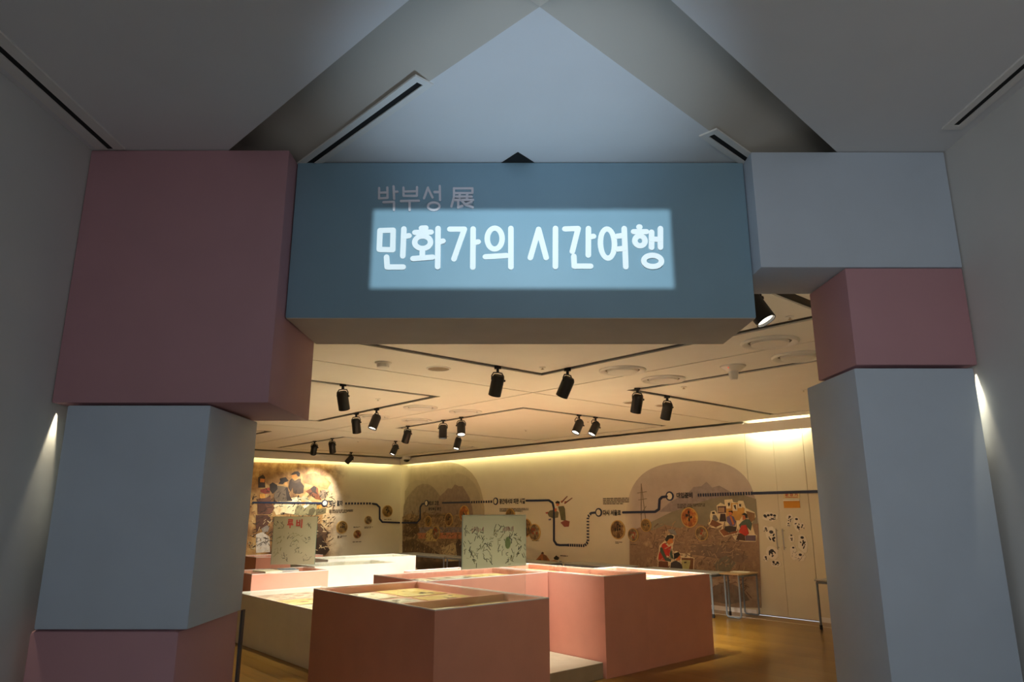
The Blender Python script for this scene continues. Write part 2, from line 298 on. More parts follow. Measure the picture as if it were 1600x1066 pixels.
PRINTS = [('campfire_mural', 'L', 2, 'fire_glow', (250, 235, 190), [(-3.621, 1.821), (-3.405, 1.88), (-3.161, 1.941), (-2.986, 1.967), (-2.849, 1.851), (-2.722, 1.876), (-2.521, 1.806), (-2.574, 1.639), (-2.952, 1.522), (-3.331, 1.569), (-3.547, 1.524), (-3.631, 1.661)]),
 ('campfire_mural', 'L', 2, 'hill', (128, 108, 86), [(-2.471, 2.034), (-2.373, 2.157), (-2.293, 2.149), (-2.204, 2.032), (-2.265, 1.941), (-2.37, 1.915)]),
 ('campfire_mural', 'L', 2, 'smoke', (150, 108, 64), [(-4.069, 2.569), (-3.783, 2.603), (-3.46, 2.556), (-3.274, 2.421), (-3.34, 2.301), (-3.611, 2.294), (-3.748, 2.187), (-3.904, 2.321), (-4.047, 2.317)]),
 ('campfire_mural', 'L', 2, 'smoke', (176, 132, 78), [(-2.949, 2.491), (-2.642, 2.573), (-2.343, 2.486), (-2.143, 2.333), (-2.239, 2.159), (-2.484, 2.215), (-2.685, 2.258), (-2.884, 2.313)]),
 ('campfire_mural', 'L', 2, 'crouched_figure', (120, 66, 36), [(-2.83, 2.106), (-2.705, 2.174), (-2.612, 2.248), (-2.496, 2.19), (-2.472, 2.046), (-2.368, 1.891), (-2.529, 1.913), (-2.666, 1.995)]),
 ('campfire_mural', 'L', 2, 'hood', (60, 42, 30), [(-2.705, 2.174), (-2.612, 2.248), (-2.537, 2.214), (-2.556, 2.117), (-2.484, 2.028), (-2.646, 2.091)]),
 ('campfire_mural', 'L', 2, 'coat', (72, 52, 36), [(-3.293, 2.185), (-3.27, 2.362), (-3.217, 2.417), (-3.143, 2.354), (-3.02, 2.417), (-2.962, 2.323), (-2.878, 2.236), (-2.884, 2.063), (-2.991, 2.032), (-3.145, 2.053), (-3.175, 2.2), (-3.223, 2.087)]),
 ('campfire_mural', 'L', 2, 'cap', (58, 42, 32), [(-3.256, 2.51), (-3.161, 2.585), (-3.072, 2.596), (-3.007, 2.549), (-3.014, 2.465), (-3.066, 2.473), (-3.105, 2.524), (-3.205, 2.504)]),
 ('campfire_mural', 'L', 2, 'face', (214, 140, 66), [(-3.218, 2.5), (-3.102, 2.519), (-3.065, 2.427), (-3.145, 2.38), (-3.223, 2.44)]),
 ('campfire_mural', 'L', 2, 'scarf', (92, 70, 48), [(-3.217, 2.413), (-3.143, 2.356), (-2.982, 2.418), (-2.971, 2.359), (-3.113, 2.295), (-3.205, 2.34)]),
 ('campfire_mural', 'L', 2, 'coat', (112, 94, 74), [(-3.644, 1.981), (-3.626, 2.109), (-3.569, 2.226), (-3.433, 2.217), (-3.319, 2.196), (-3.256, 2.034), (-3.167, 1.86), (-3.304, 1.847), (-3.452, 1.845), (-3.625, 1.878)]),
 ('campfire_mural', 'L', 2, 'coat', (60, 46, 38), [(-3.368, 2.184), (-3.307, 2.197), (-3.256, 2.034), (-3.182, 1.883), (-3.305, 1.87)]),
 ('campfire_mural', 'L', 2, 'hat', (48, 36, 30), [(-3.534, 2.401), (-3.45, 2.425), (-3.376, 2.439), (-3.294, 2.35), (-3.349, 2.331), (-3.403, 2.311), (-3.436, 2.264), (-3.554, 2.273), (-3.516, 2.332)]),
 ('campfire_mural', 'L', 2, 'face', (222, 160, 90), [(-3.391, 2.312), (-3.329, 2.319), (-3.316, 2.232), (-3.398, 2.247)]),
 ('campfire_mural', 'L', 2, 'head', (50, 38, 30), [(-3.772, 2.255), (-3.704, 2.306), (-3.583, 2.243), (-3.567, 2.144), (-3.674, 2.027), (-3.761, 2.117)]),
 ('campfire_mural', 'L', 2, 'head', (60, 44, 36), [(-4.073, 2.414), (-3.966, 2.483), (-3.903, 2.425), (-3.895, 2.287), (-3.879, 2.172), (-4.051, 2.169)]),
 ('campfire_mural', 'L', 2, 'face', (206, 124, 50), [(-4.02, 2.389), (-3.909, 2.379), (-3.912, 2.296), (-4.022, 2.301)]),
 ('campfire_mural', 'L', 2, 'jacket', (150, 66, 54), [(-3.994, 2.124), (-3.854, 2.162), (-3.766, 2.177), (-3.754, 2.043), (-3.867, 2.024), (-3.989, 2.067)]),
 ('campfire_mural', 'L', 2, 'face', (226, 160, 70), [(-4.003, 2.022), (-3.876, 2.024), (-3.854, 1.908), (-3.987, 1.906)]),
 ('campfire_mural', 'L', 2, 'coat', (116, 74, 56), [(-4.046, 1.902), (-3.847, 1.931), (-3.731, 1.98), (-3.711, 1.82), (-3.598, 1.695), (-3.694, 1.541), (-4.014, 1.542)]),
 ('campfire_mural', 'L', 2, 'coat', (92, 56, 42), [(-4.033, 1.761), (-3.859, 1.796), (-3.776, 1.66), (-3.911, 1.57), (-4.018, 1.592)]),
 ('campfire_mural', 'L', 2, 'cloak', (150, 140, 100), [(-3.05, 1.732), (-2.94, 1.779), (-2.824, 1.686), (-2.713, 1.757), (-2.679, 1.829), (-2.506, 1.782), (-2.506, 1.509), (-3.09, 1.511)]),
 ('campfire_mural', 'L', 2, 'cloak', (96, 86, 58), [(-2.693, 1.663), (-2.58, 1.71), (-2.522, 1.639), (-2.591, 1.509), (-2.721, 1.509)]),
 ('campfire_mural', 'L', 2, 'head_cloth', (176, 170, 132), [(-2.976, 1.92), (-2.885, 1.992), (-2.747, 1.947), (-2.714, 1.852), (-2.79, 1.745), (-2.819, 1.875), (-2.941, 1.885)]),
 ('campfire_mural', 'L', 2, 'face', (232, 176, 110), [(-2.942, 1.891), (-2.826, 1.886), (-2.806, 1.786), (-2.892, 1.739)]),
 ('campfire_mural', 'L', 2, 'face', (214, 150, 60), [(-2.491, 1.758), (-2.37, 1.765), (-2.364, 1.685), (-2.472, 1.675)]),
 ('campfire_mural', 'L', 2, 'coat', (110, 98, 66), [(-2.524, 1.663), (-2.235, 1.7), (-2.239, 1.568), (-2.493, 1.509)]),
 ('campfire_mural', 'L', 2, 'rock', (214, 206, 196), [(-4.012, 1.079), (-3.847, 1.131), (-3.673, 1.002), (-3.635, 0.658), (-3.974, 0.651)]),
 ('campfire_mural', 'L', 2, 'drum', (150, 140, 132), [(-3.908, 1.23), (-3.862, 1.313), (-3.775, 1.326), (-3.701, 1.227), (-3.728, 1.129), (-3.846, 1.117)]),
 ('campfire_mural', 'L', 2, 'sack', (92, 66, 46), [(-2.656, 1.285), (-2.364, 1.312), (-2.169, 1.131), (-2.141, 0.967), (-2.624, 0.848)]),
 ('campfire_mural', 'L', 2, 'sack', (58, 40, 28), [(-2.628, 0.906), (-2.31, 1.001), (-2.07, 0.656), (-2.178, 0.536), (-2.603, 0.558)]),
 ('campfire_mural', 'L', 2, 'boot', (96, 60, 44), [(-4.051, 1.524), (-3.762, 1.524), (-3.662, 1.41), (-3.743, 1.298), (-4.017, 1.134)]),
 ('valley_mural', 'R', 2, 'far_hill', (146, 130, 104), [(0.231, 1.429), (0.215, 2.152), (0.428, 2.354), (0.738, 2.448), (1.111, 2.402), (1.494, 2.523), (1.928, 2.556), (2.323, 2.492), (2.621, 2.561), (3.021, 2.467), (3.333, 2.27), (3.538, 2.021), (3.621, 1.481)]),
 ('valley_mural', 'R', 2, 'hill', (122, 106, 84), [(0.167, 1.429), (0.176, 1.772), (0.323, 1.977), (0.568, 2.144), (0.811, 2.275), (1.084, 2.335), (1.356, 2.311), (1.596, 2.221), (1.835, 2.052), (2.07, 1.823), (2.085, 1.441)]),
 ('valley_mural', 'R', 2, 'dark_hill', (112, 92, 76), [(1.574, 1.438), (1.677, 1.73), (1.866, 1.987), (2.087, 2.096), (2.223, 2.19), (2.389, 2.17), (2.522, 2.278), (2.685, 2.226), (2.844, 2.222), (2.978, 2.094), (3.137, 1.936), (3.244, 1.721), (3.3, 1.449)]),
 ('valley_mural', 'R', 2, 'field', (128, 104, 70), [(0.132, 1.463), (0.477, 1.566), (0.855, 1.5), (1.213, 1.6), (1.687, 1.503), (2.107, 1.584), (2.466, 1.506), (2.836, 1.569), (3.249, 1.479), (3.718, 1.526), (3.736, 0.319), (0.224, 0.122)]),
 ('valley_mural', 'R', 2, 'roof', (96, 88, 90), [(0.75, 1.2), (2.845, 1.232), (2.849, 1.11), (0.972, 1.055)]),
 ('valley_mural', 'R', 2, 'house', (166, 92, 58), [(0.881, 1.053), (2.849, 1.11), (2.853, 0.959), (0.95, 0.907)]),
 ('valley_mural', 'R', 2, 'hut', (176, 152, 78), [(1.3, 1.078), (1.529, 1.179), (1.763, 1.088), (1.801, 0.867), (1.282, 0.852)]),
 ('valley_mural', 'R', 2, 'bush', (74, 56, 38), [(0.176, 0.819), (0.675, 0.9), (1.375, 0.758), (2.011, 0.531), (2.132, 0.26), (0.224, 0.122)]),
 ('valley_mural', 'R', 2, 'bush', (92, 74, 46), [(0.233, 1.395), (0.864, 1.35), (1.0, 1.105), (0.673, 0.933), (0.231, 0.955)]),
 ('valley_mural', 'R', 2, 'path', (178, 150, 98), [(2.003, 0.717), (2.672, 0.893), (2.712, 0.441), (2.127, 0.382)]),
 ('valley_mural', 'R', 2, 'shade', (54, 38, 22), [(0.923, 0.322), (3.733, 0.477), (3.736, 0.291), (0.934, 0.13)]),
 ('valley_mural', 'R', 2, 'jar', (56, 40, 30), [(2.595, 0.83), (2.723, 0.955), (2.855, 0.868), (2.918, 0.481), (2.685, 0.47)]),
 ('hillside_mural', 'R', 2, 'mountain', (118, 104, 100), [(8.847, 1.6), (9.117, 1.782), (9.516, 1.934), (9.631, 2.032), (9.792, 2.039), (9.902, 2.113), (10.01, 2.011), (10.153, 2.04), (10.344, 1.939), (10.64, 1.745), (10.698, 1.6)]),
 ('hillside_mural', 'R', 2, 'green_hill', (102, 98, 80), [(8.461, 1.343), (9.134, 1.6), (9.957, 1.816), (10.523, 1.904), (10.821, 1.805), (10.818, 1.275), (8.454, 1.226)]),
 ('hillside_mural', 'R', 2, 'slope', (134, 108, 84), [(8.131, 1.22), (8.384, 1.318), (8.68, 1.266), (8.977, 1.373), (9.281, 1.31), (9.599, 1.414), (9.92, 1.342), (10.241, 1.442), (10.537, 1.372), (10.831, 1.417), (10.786, 0.549), (8.088, 0.368)]),
 ('hillside_mural', 'R', 2, 'hut', (150, 118, 82), [(8.911, 1.236), (9.058, 1.306), (9.18, 1.241), (9.174, 1.152), (8.905, 1.146)]),
 ('hillside_mural', 'R', 2, 'roof', (98, 102, 100), [(9.028, 1.283), (9.169, 1.297), (9.218, 1.198), (9.065, 1.194)]),
 ('hillside_mural', 'R', 2, 'roof', (90, 98, 104), [(9.653, 0.886), (9.737, 0.975), (10.069, 0.997), (10.113, 0.937), (9.883, 0.875)]),
 ('hillside_mural', 'R', 2, 'house', (150, 116, 80), [(9.519, 0.859), (10.086, 0.904), (10.081, 0.842), (9.515, 0.805)]),
 ('hillside_mural', 'R', 2, 'roof', (124, 92, 66), [(9.239, 1.099), (9.649, 1.186), (9.823, 1.084), (9.435, 0.985)]),
 ('hillside_mural', 'R', 2, 'roof', (116, 86, 60), [(9.898, 1.065), (10.397, 1.133), (10.505, 1.003), (10.014, 0.943)]),
 ('hillside_mural', 'R', 2, 'terrace', (98, 76, 58), [(9.507, 1.052), (10.147, 1.052), (10.611, 0.886), (10.485, 0.78), (9.494, 0.879)]),
 ('hillside_mural', 'R', 2, 'tree', (88, 82, 64), [(9.937, 0.751), (10.195, 0.888), (10.366, 0.773), (10.235, 0.634), (9.988, 0.619)]),
 ('hillside_mural', 'R', 2, 'lower_field', (140, 116, 92), [(8.088, 0.368), (10.786, 0.549), (10.767, 0.11), (8.063, -0.1)]),
 ('hillside_mural', 'R', 2, 'thicket', (92, 78, 62), [(9.868, 0.353), (10.161, 0.476), (10.45, 0.377), (10.574, 0.209), (10.19, 0.106), (9.887, 0.129)]),
 ('seated_artists_cutout', 'R', 3, 'board', (226, 210, 170), [(9.873, 1.405), (9.934, 1.438), (9.929, 1.527), (9.957, 1.608), (10.034, 1.624), (10.086, 1.56), (10.077, 1.704), (10.158, 1.752), (10.239, 1.715), (10.235, 1.799), (10.386, 1.809), (10.401, 1.758), (10.481, 1.753), (10.503, 1.782), (10.593, 1.779), (10.627, 1.662), (10.676, 1.642), (10.785, 1.592), (10.798, 1.523), (10.721, 1.415), (10.756, 1.248), (10.791, 1.226), (10.764, 1.126), (10.56, 1.12), (10.383, 1.139), (10.328, 1.231), (10.177, 1.18), (10.087, 1.281), (10.174, 1.369), (10.048, 1.318), (9.936, 1.34)]),
 ('seated_artists_cutout', 'R', 4, 'ochre_screen', (196, 148, 70), [(10.265, 1.783), (10.389, 1.74), (10.48, 1.747), (10.607, 1.654), (10.591, 1.576), (10.491, 1.459), (10.247, 1.473)]),
 ('seated_artists_cutout', 'R', 5, 'sketch', (224, 210, 176), [(10.269, 1.779), (10.366, 1.778), (10.351, 1.655), (10.262, 1.655)]),
 ('seated_artists_cutout', 'R', 5, 'sketch', (224, 210, 176), [(10.389, 1.726), (10.48, 1.725), (10.471, 1.614), (10.38, 1.614)]),
 ('seated_artists_cutout', 'R', 5, 'sketch', (224, 210, 176), [(10.495, 1.745), (10.572, 1.744), (10.564, 1.661), (10.487, 1.661)]),
 ('seated_artists_cutout', 'R', 6, 'portrait', (60, 50, 44), [(10.302, 1.743), (10.34, 1.754), (10.341, 1.711), (10.311, 1.687)]),
 ('seated_artists_cutout', 'R', 6, 'portrait', (60, 50, 44), [(10.405, 1.71), (10.45, 1.714), (10.452, 1.631), (10.427, 1.655)]),
 ('seated_artists_cutout', 'R', 6, 'portrait', (60, 50, 44), [(10.515, 1.729), (10.55, 1.725), (10.547, 1.682), (10.516, 1.69)]),
 ('seated_artists_cutout', 'R', 4, 'easel', (74, 48, 52), [(10.095, 1.692), (10.258, 1.695), (10.253, 1.584), (10.097, 1.574)]),
 ('seated_artists_cutout', 'R', 5, 'canvas', (176, 140, 104), [(10.114, 1.672), (10.228, 1.671), (10.222, 1.592), (10.107, 1.59)]),
 ('seated_artists_cutout', 'R', 4, 'easel_stand', (60, 42, 40), [(10.143, 1.568), (10.236, 1.568), (10.246, 1.441), (10.112, 1.44)]),
 ('seated_artists_cutout', 'R', 5, 'shirt', (128, 122, 118), [(10.0, 1.551), (10.047, 1.543), (10.097, 1.468), (10.039, 1.439), (9.977, 1.483)]),
 ('seated_artists_cutout', 'R', 5, 'hair', (46, 36, 30), [(9.977, 1.598), (10.025, 1.601), (10.029, 1.563), (9.982, 1.567)]),
 ('seated_artists_cutout', 'R', 5, 'legs', (122, 78, 52), [(9.973, 1.471), (10.085, 1.424), (10.162, 1.393), (10.026, 1.342), (9.918, 1.388)]),
 ('seated_artists_cutout', 'R', 5, 'shirt', (108, 94, 128), [(10.26, 1.516), (10.336, 1.544), (10.39, 1.521), (10.425, 1.443), (10.403, 1.371), (10.321, 1.371), (10.263, 1.437)]),
 ('seated_artists_cutout', 'R', 6, 'face', (196, 112, 64), [(10.309, 1.6), (10.375, 1.6), (10.364, 1.551), (10.306, 1.535)]),
 ('seated_artists_cutout', 'R', 6, 'hair', (36, 28, 26), [(10.307, 1.614), (10.379, 1.62), (10.38, 1.576), (10.351, 1.598), (10.308, 1.598)]),
 ('seated_artists_cutout', 'R', 6, 'arm', (196, 112, 64), [(10.321, 1.529), (10.353, 1.529), (10.397, 1.404), (10.367, 1.38)]),
 ('seated_artists_cutout', 'R', 6, 'trousers', (58, 46, 36), [(10.21, 1.36), (10.303, 1.371), (10.431, 1.357), (10.415, 1.286), (10.284, 1.26), (10.205, 1.299)]),
 ('seated_artists_cutout', 'R', 5, 'mat', (140, 88, 56), [(10.104, 1.287), (10.198, 1.33), (10.275, 1.251), (10.443, 1.295), (10.44, 1.263), (10.179, 1.202)]),
 ('seated_artists_cutout', 'R', 5, 'basket', (132, 98, 62), [(10.63, 1.615), (10.785, 1.577), (10.776, 1.477), (10.701, 1.429), (10.657, 1.522)]),
 ('seated_artists_cutout', 'R', 6, 'jacket', (76, 92, 78), [(10.618, 1.482), (10.688, 1.476), (10.72, 1.408), (10.689, 1.299), (10.625, 1.366), (10.499, 1.341), (10.485, 1.388), (10.544, 1.443)]),
 ('seated_artists_cutout', 'R', 7, 'face', (196, 112, 64), [(10.563, 1.545), (10.616, 1.536), (10.62, 1.482), (10.563, 1.466)]),
 ('seated_artists_cutout', 'R', 7, 'hair', (34, 28, 26), [(10.546, 1.557), (10.6, 1.584), (10.644, 1.561), (10.649, 1.498), (10.613, 1.505), (10.612, 1.539)]),
 ('seated_artists_cutout', 'R', 7, 'skirt', (196, 58, 40), [(10.529, 1.38), (10.619, 1.391), (10.652, 1.253), (10.596, 1.212), (10.473, 1.271)]),
 ('seated_artists_cutout', 'R', 6, 'bag', (80, 54, 40), [(10.464, 1.248), (10.572, 1.259), (10.571, 1.135), (10.409, 1.146)]),
 ('seated_artists_cutout', 'R', 6, 'bundle', (104, 90, 104), [(10.588, 1.221), (10.771, 1.226), (10.763, 1.139), (10.58, 1.136)]),
 ('teacher_and_pupil_cutout', 'R', 3, 'board', (226, 210, 170), [(8.745, 0.522), (8.768, 0.724), (8.743, 0.765), (8.8, 0.894), (8.815, 0.996), (8.939, 1.084), (8.965, 1.161), (9.045, 1.212), (9.152, 1.201), (9.167, 1.124), (9.116, 1.006), (9.13, 0.907), (9.193, 0.92), (9.283, 0.879), (9.316, 0.882), (9.375, 0.884), (9.394, 0.835), (9.425, 0.887), (9.478, 0.889), (9.492, 0.833), (9.562, 0.812), (9.524, 0.57)]),
 ('teacher_and_pupil_cutout', 'R', 4, 'face', (206, 128, 60), [(8.991, 1.069), (9.05, 1.134), (9.137, 1.136), (9.119, 1.055), (9.032, 1.018)]),
 ('teacher_and_pupil_cutout', 'R', 5, 'hair', (30, 24, 22), [(8.962, 1.119), (9.009, 1.186), (9.097, 1.198), (9.15, 1.174), (9.137, 1.132), (9.05, 1.129), (8.993, 1.067), (8.963, 1.089)]),
 ('teacher_and_pupil_cutout', 'R', 4, 'vest', (190, 50, 38), [(8.884, 1.024), (8.939, 1.051), (9.03, 0.978), (9.086, 1.005), (9.03, 0.819), (8.968, 0.834), (8.972, 0.733), (8.78, 0.74), (8.797, 0.842), (8.859, 0.972)]),
 ('teacher_and_pupil_cutout', 'R', 5, 'sleeve', (72, 94, 76), [(8.837, 0.963), (8.882, 0.973), (8.965, 0.801), (9.069, 0.771), (9.055, 0.729), (8.94, 0.74), (8.832, 0.894)]),
 ('teacher_and_pupil_cutout', 'R', 5, 'sleeve', (72, 94, 76), [(9.082, 0.947), (9.123, 0.773), (9.06, 0.795), (9.044, 0.869)]),
 ('teacher_and_pupil_cutout', 'R', 4, 'trousers', (104, 60, 36), [(8.788, 0.732), (8.994, 0.727), (8.993, 0.537), (8.764, 0.524)]),
 ('teacher_and_pupil_cutout', 'R', 5, 'face', (206, 120, 54), [(9.206, 0.803), (9.268, 0.854), (9.262, 0.763), (9.162, 0.759)]),
 ('teacher_and_pupil_cutout', 'R', 6, 'hair', (30, 24, 22), [(9.138, 0.873), (9.233, 0.903), (9.268, 0.862), (9.208, 0.802), (9.131, 0.774)]),
 ('teacher_and_pupil_cutout', 'R', 5, 'jacket', (66, 60, 62), [(9.063, 0.713), (9.161, 0.752), (9.254, 0.722), (9.319, 0.636), (9.293, 0.556), (9.02, 0.539)]),
 ('teacher_and_pupil_cutout', 'R', 4, 'easel', (118, 78, 48), [(9.296, 0.808), (9.542, 0.811), (9.514, 0.569), (9.291, 0.555)]),
 ('teacher_and_pupil_cutout', 'R', 5, 'paper', (186, 180, 118), [(9.294, 0.771), (9.48, 0.776), (9.464, 0.701), (9.414, 0.563), (9.311, 0.557)]),
 ('teacher_and_pupil_cutout', 'R', 6, 'drawing', (70, 66, 48), [(9.344, 0.741), (9.395, 0.747), (9.396, 0.723), (9.348, 0.717)]),
 ('swinging_children_cutout', 'R', 3, 'coat', (98, 94, 62), [(6.208, 1.712), (6.371, 1.72), (6.409, 1.663), (6.425, 1.416), (6.294, 1.432), (6.248, 1.604)]),
 ('swinging_children_cutout', 'R', 4, 'hair', (40, 32, 28), [(6.131, 1.797), (6.187, 1.828), (6.258, 1.809), (6.247, 1.761), (6.145, 1.774)]),
 ('swinging_children_cutout', 'R', 4, 'face', (196, 116, 66), [(6.151, 1.775), (6.242, 1.771), (6.236, 1.726), (6.17, 1.719)]),
 ('swinging_children_cutout', 'R', 3, 'skirt', (136, 70, 56), [(6.276, 1.38), (6.414, 1.433), (6.54, 1.407), (6.513, 1.301), (6.39, 1.293)]),
 ('swinging_children_cutout', 'R', 3, 'pole', (120, 72, 52), [(6.293, 1.799), (6.481, 1.925), (6.495, 1.914), (6.323, 1.781)]),
 ('swinging_children_cutout', 'R', 3, 'pole', (120, 72, 52), [(6.393, 1.78), (6.622, 1.888), (6.636, 1.877), (6.412, 1.759)]),
 ('swinging_children_cutout', 'R', 4, 'hand', (170, 92, 56), [(6.299, 1.825), (6.344, 1.829), (6.348, 1.798), (6.308, 1.795)]),
 ('swinging_children_cutout', 'R', 4, 'hand', (170, 92, 56), [(6.403, 1.815), (6.453, 1.818), (6.452, 1.787), (6.413, 1.787)]),
 ('swinging_children_cutout', 'R', 3, 'child', (110, 104, 78), [(5.878, 1.573), (5.963, 1.629), (6.097, 1.643), (6.223, 1.59), (6.2, 1.483), (6.062, 1.465), (5.934, 1.499)]),
 ('swinging_children_cutout', 'R', 4, 'child_face', (190, 104, 62), [(6.082, 1.671), (6.159, 1.674), (6.162, 1.608), (6.091, 1.604)]),
 ('swinging_children_cutout', 'R', 3, 'foot', (112, 110, 132), [(5.907, 1.446), (5.985, 1.464), (5.985, 1.429), (5.928, 1.418)]),
 ('swinging_children_cutout', 'R', 4, 'hand', (170, 60, 46), [(5.826, 1.587), (5.897, 1.597), (5.904, 1.566), (5.842, 1.562)]),
 ('swimming_children_cutout', 'R', 3, 'body', (172, 110, 64), [(5.5, 0.582), (5.687, 0.73), (5.837, 0.688), (5.948, 0.587), (6.07, 0.61), (6.225, 0.584), (6.203, 0.502), (5.499, 0.464)]),
 ('swimming_children_cutout', 'R', 4, 'hair', (34, 26, 24), [(6.056, 0.657), (6.133, 0.708), (6.217, 0.664), (6.176, 0.619), (6.086, 0.621)]),
 ('swimming_children_cutout', 'R', 4, 'shadow_mark', (112, 66, 40), [(5.553, 0.585), (5.659, 0.625), (5.71, 0.507), (5.552, 0.481)]),
 ('swimming_children_cutout', 'R', 4, 'shirt', (140, 96, 66), [(5.713, 0.731), (5.842, 0.688), (5.866, 0.566), (5.762, 0.544)]),
 ('swimming_children_cutout', 'R', 4, 'hair', (90, 66, 44), [(5.671, 0.736), (5.719, 0.766), (5.76, 0.74), (5.723, 0.714)]),
 ('swimming_children_cutout', 'R', 3, 'splash', (112, 110, 122), [(6.22, 0.604), (6.289, 0.604), (6.289, 0.59), (6.225, 0.587)])]
ARCH1 = [(0.054, 2.842), (1.915, 2.853), (2.311, 2.841), (2.641, 2.784), (2.937, 2.682), (3.2, 2.538), (3.407, 2.36), (3.561, 2.142), (3.663, 1.899), (3.716, 1.63), (3.736, 0.319), (0.24, 0.123)]
ARCH2 = [(8.026, 1.398), (8.039, 1.503), (8.057, 1.603), (8.08, 1.699), (8.107, 1.79), (8.14, 1.877), (8.179, 1.96), (8.226, 2.037), (8.281, 2.11), (8.343, 2.177), (8.414, 2.238), (8.493, 2.293), (8.582, 2.34), (8.679, 2.381), (8.784, 2.414), (8.896, 2.44), (9.016, 2.459), (9.143, 2.47), (9.277, 2.479), (9.417, 2.485), (9.563, 2.488), (9.715, 2.488), (9.855, 2.483), (9.983, 2.472), (10.099, 2.456), (10.203, 2.434), (10.298, 2.406), (10.384, 2.372), (10.462, 2.332), (10.53, 2.286), (10.591, 2.237), (10.644, 2.184), (10.688, 2.129), (10.725, 2.07), (10.755, 2.002), (10.781, 1.925), (10.801, 1.839), (10.815, 1.743), (10.824, 1.621), (10.828, 1.473), (10.826, 1.299), (10.819, 1.098), (10.81, 0.897), (10.8, 0.696), (10.789, 0.495), (10.776, 0.295), (10.613, 0.139), (10.3, 0.026), (9.838, -0.041), (9.224, -0.065), (8.742, -0.082), (8.39, -0.094), (8.168, -0.1), (8.077, -0.1), (8.013, -0.016), (7.975, 0.151), (7.965, 0.403), (7.981, 0.738), (7.997, 1.016), (8.012, 1.236)]
CAMP = [(-4.469, 2.767), (-1.37, 2.822), (-1.209, 0.089), (-4.242, 0.289)]
DISC_R = [(7.847, 1.262, 0.18), (8.222, 1.175, 0.125), (8.537, 1.355, 0.12), (9.512, 1.501, 0.175), (9.744, 1.232, 0.125), (1.403, 1.356, 0.14), (2.307, 1.411, 0.16), (1.763, 1.072, 0.17), (2.94, 1.554, 0.2), (5.189, 1.255, 0.2), (5.479, 1.165, 0.18), (4.67, 1.515, 0.16)]
DISC_L = [(-1.76, 1.212, 0.16), (-1.302, 1.026, 0.11), (-0.997, 1.384, 0.11), (-0.416, 1.617, 0.16)]
LINES_R = [[(0.142, 1.309), (0.866, 1.317), (1.012, 1.418), (0.996, 1.716), (1.082, 1.799), (1.202, 1.815)], [(2.014, 1.824), (3.139, 1.829)], [(5.214, 1.843), (5.933, 1.842), (6.05, 1.787), (6.087, 1.667), (6.073, 1.007), (6.149, 0.931), (6.244, 0.921), (6.469, 0.929)], [(7.155, 1.575), (7.294, 1.587)], [(7.992, 1.588), (8.759, 1.6), (8.85, 1.646), (8.875, 1.819), (8.936, 1.864), (9.052, 1.874)], [(10.795, 1.898), (11.997, 1.904)]]
LINES_L = [[(-4.151, 1.817), (-2.359, 1.819)], [(-0.885, 1.815), (-0.766, 1.802), (-0.662, 1.718), (-0.646, 1.415), (-0.562, 1.33), (-0.013, 1.308)]]
DOTS_R = [[(3.19, 1.828), (4.025, 1.835)], [(6.469, 0.929), (6.957, 0.933), (7.047, 1.01), (7.064, 1.499), (7.155, 1.575)], [(9.701, 1.886), (10.783, 1.899)]]
DOTS_L = [[(-1.724, 1.812), (-0.924, 1.818)]]
RINGS_R = [(1.291, 1.822), (4.143, 1.841), (7.363, 1.588), (9.109, 1.879)]
RINGS_L = [(-2.288, 1.819)]
HEADS = [('L', '피난 열차', -2.158, 1.745, 0.382, 0.145), ('R', '제2의 고향,', 1.383, 1.756, 0.492, 0.123), ('R', '충청북도 황간', 1.39, 1.633, 0.576, 0.082), ('R', '황간에서의 피란 시절', 4.283, 1.774, 0.888, 0.124), ('R', '다시 서울로', 7.479, 1.526, 0.461, 0.111), ('R', '대입준비', 9.262, 1.837, 0.342, 0.102)]
BODY = [('L', 3, -2.146, 1.568, 0.68, 0.096), ('R', 2, 1.399, 1.453, 0.741, 0.082), ('R', 3, 4.284, 1.6, 0.991, 0.087), ('R', 4, 7.488, 1.737, 0.654, 0.137), ('R', 3, 9.263, 1.656, 0.578, 0.09), ('R', 2, 7.77, 0.996, 0.177, 0.048), ('R', 1, 8.15, 0.985, 0.154, 0.023), ('R', 2, 10.113, 1.082, 0.172, 0.042), ('R', 1, 6.257, 0.691, 0.205, 0.038), ('R', 1, 5.395, 0.974, 0.204, 0.027), ('L', 2, -1.87, 0.942, 0.256, 0.064), ('L', 1, -1.421, 0.818, 0.245, 0.032), ('L', 2, -1.101, 1.17, 0.252, 0.049), ('L', 1, -0.505, 1.38, 0.222, 0.034), ('L', 2, -1.425, 1.191, 0.208, 0.033)]
STICKERS = [(11.047, 1.524, 0.136, 0.072), (11.047, 1.254, 0.102, 0.108), (10.957, 1.33, 0.047, 0.051), (11.032, 0.965, 0.109, 0.101), (10.915, 0.879, 0.054, 0.054), (11.078, 0.806, 0.091, 0.059), (11.384, 1.508, 0.057, 0.062), (11.492, 1.417, 0.066, 0.114), (11.352, 1.408, 0.042, 0.041), (11.382, 1.201, 0.051, 0.061), (11.556, 1.125, 0.08, 0.138), (11.395, 0.984, 0.054, 0.116), (11.499, 0.932, 0.084, 0.075), (11.58, 1.389, 0.04, 0.043)]
SIGN = [(11.314, 1.809, 0.266, 0.085), (11.304, 1.659, 0.265, 0.109)]
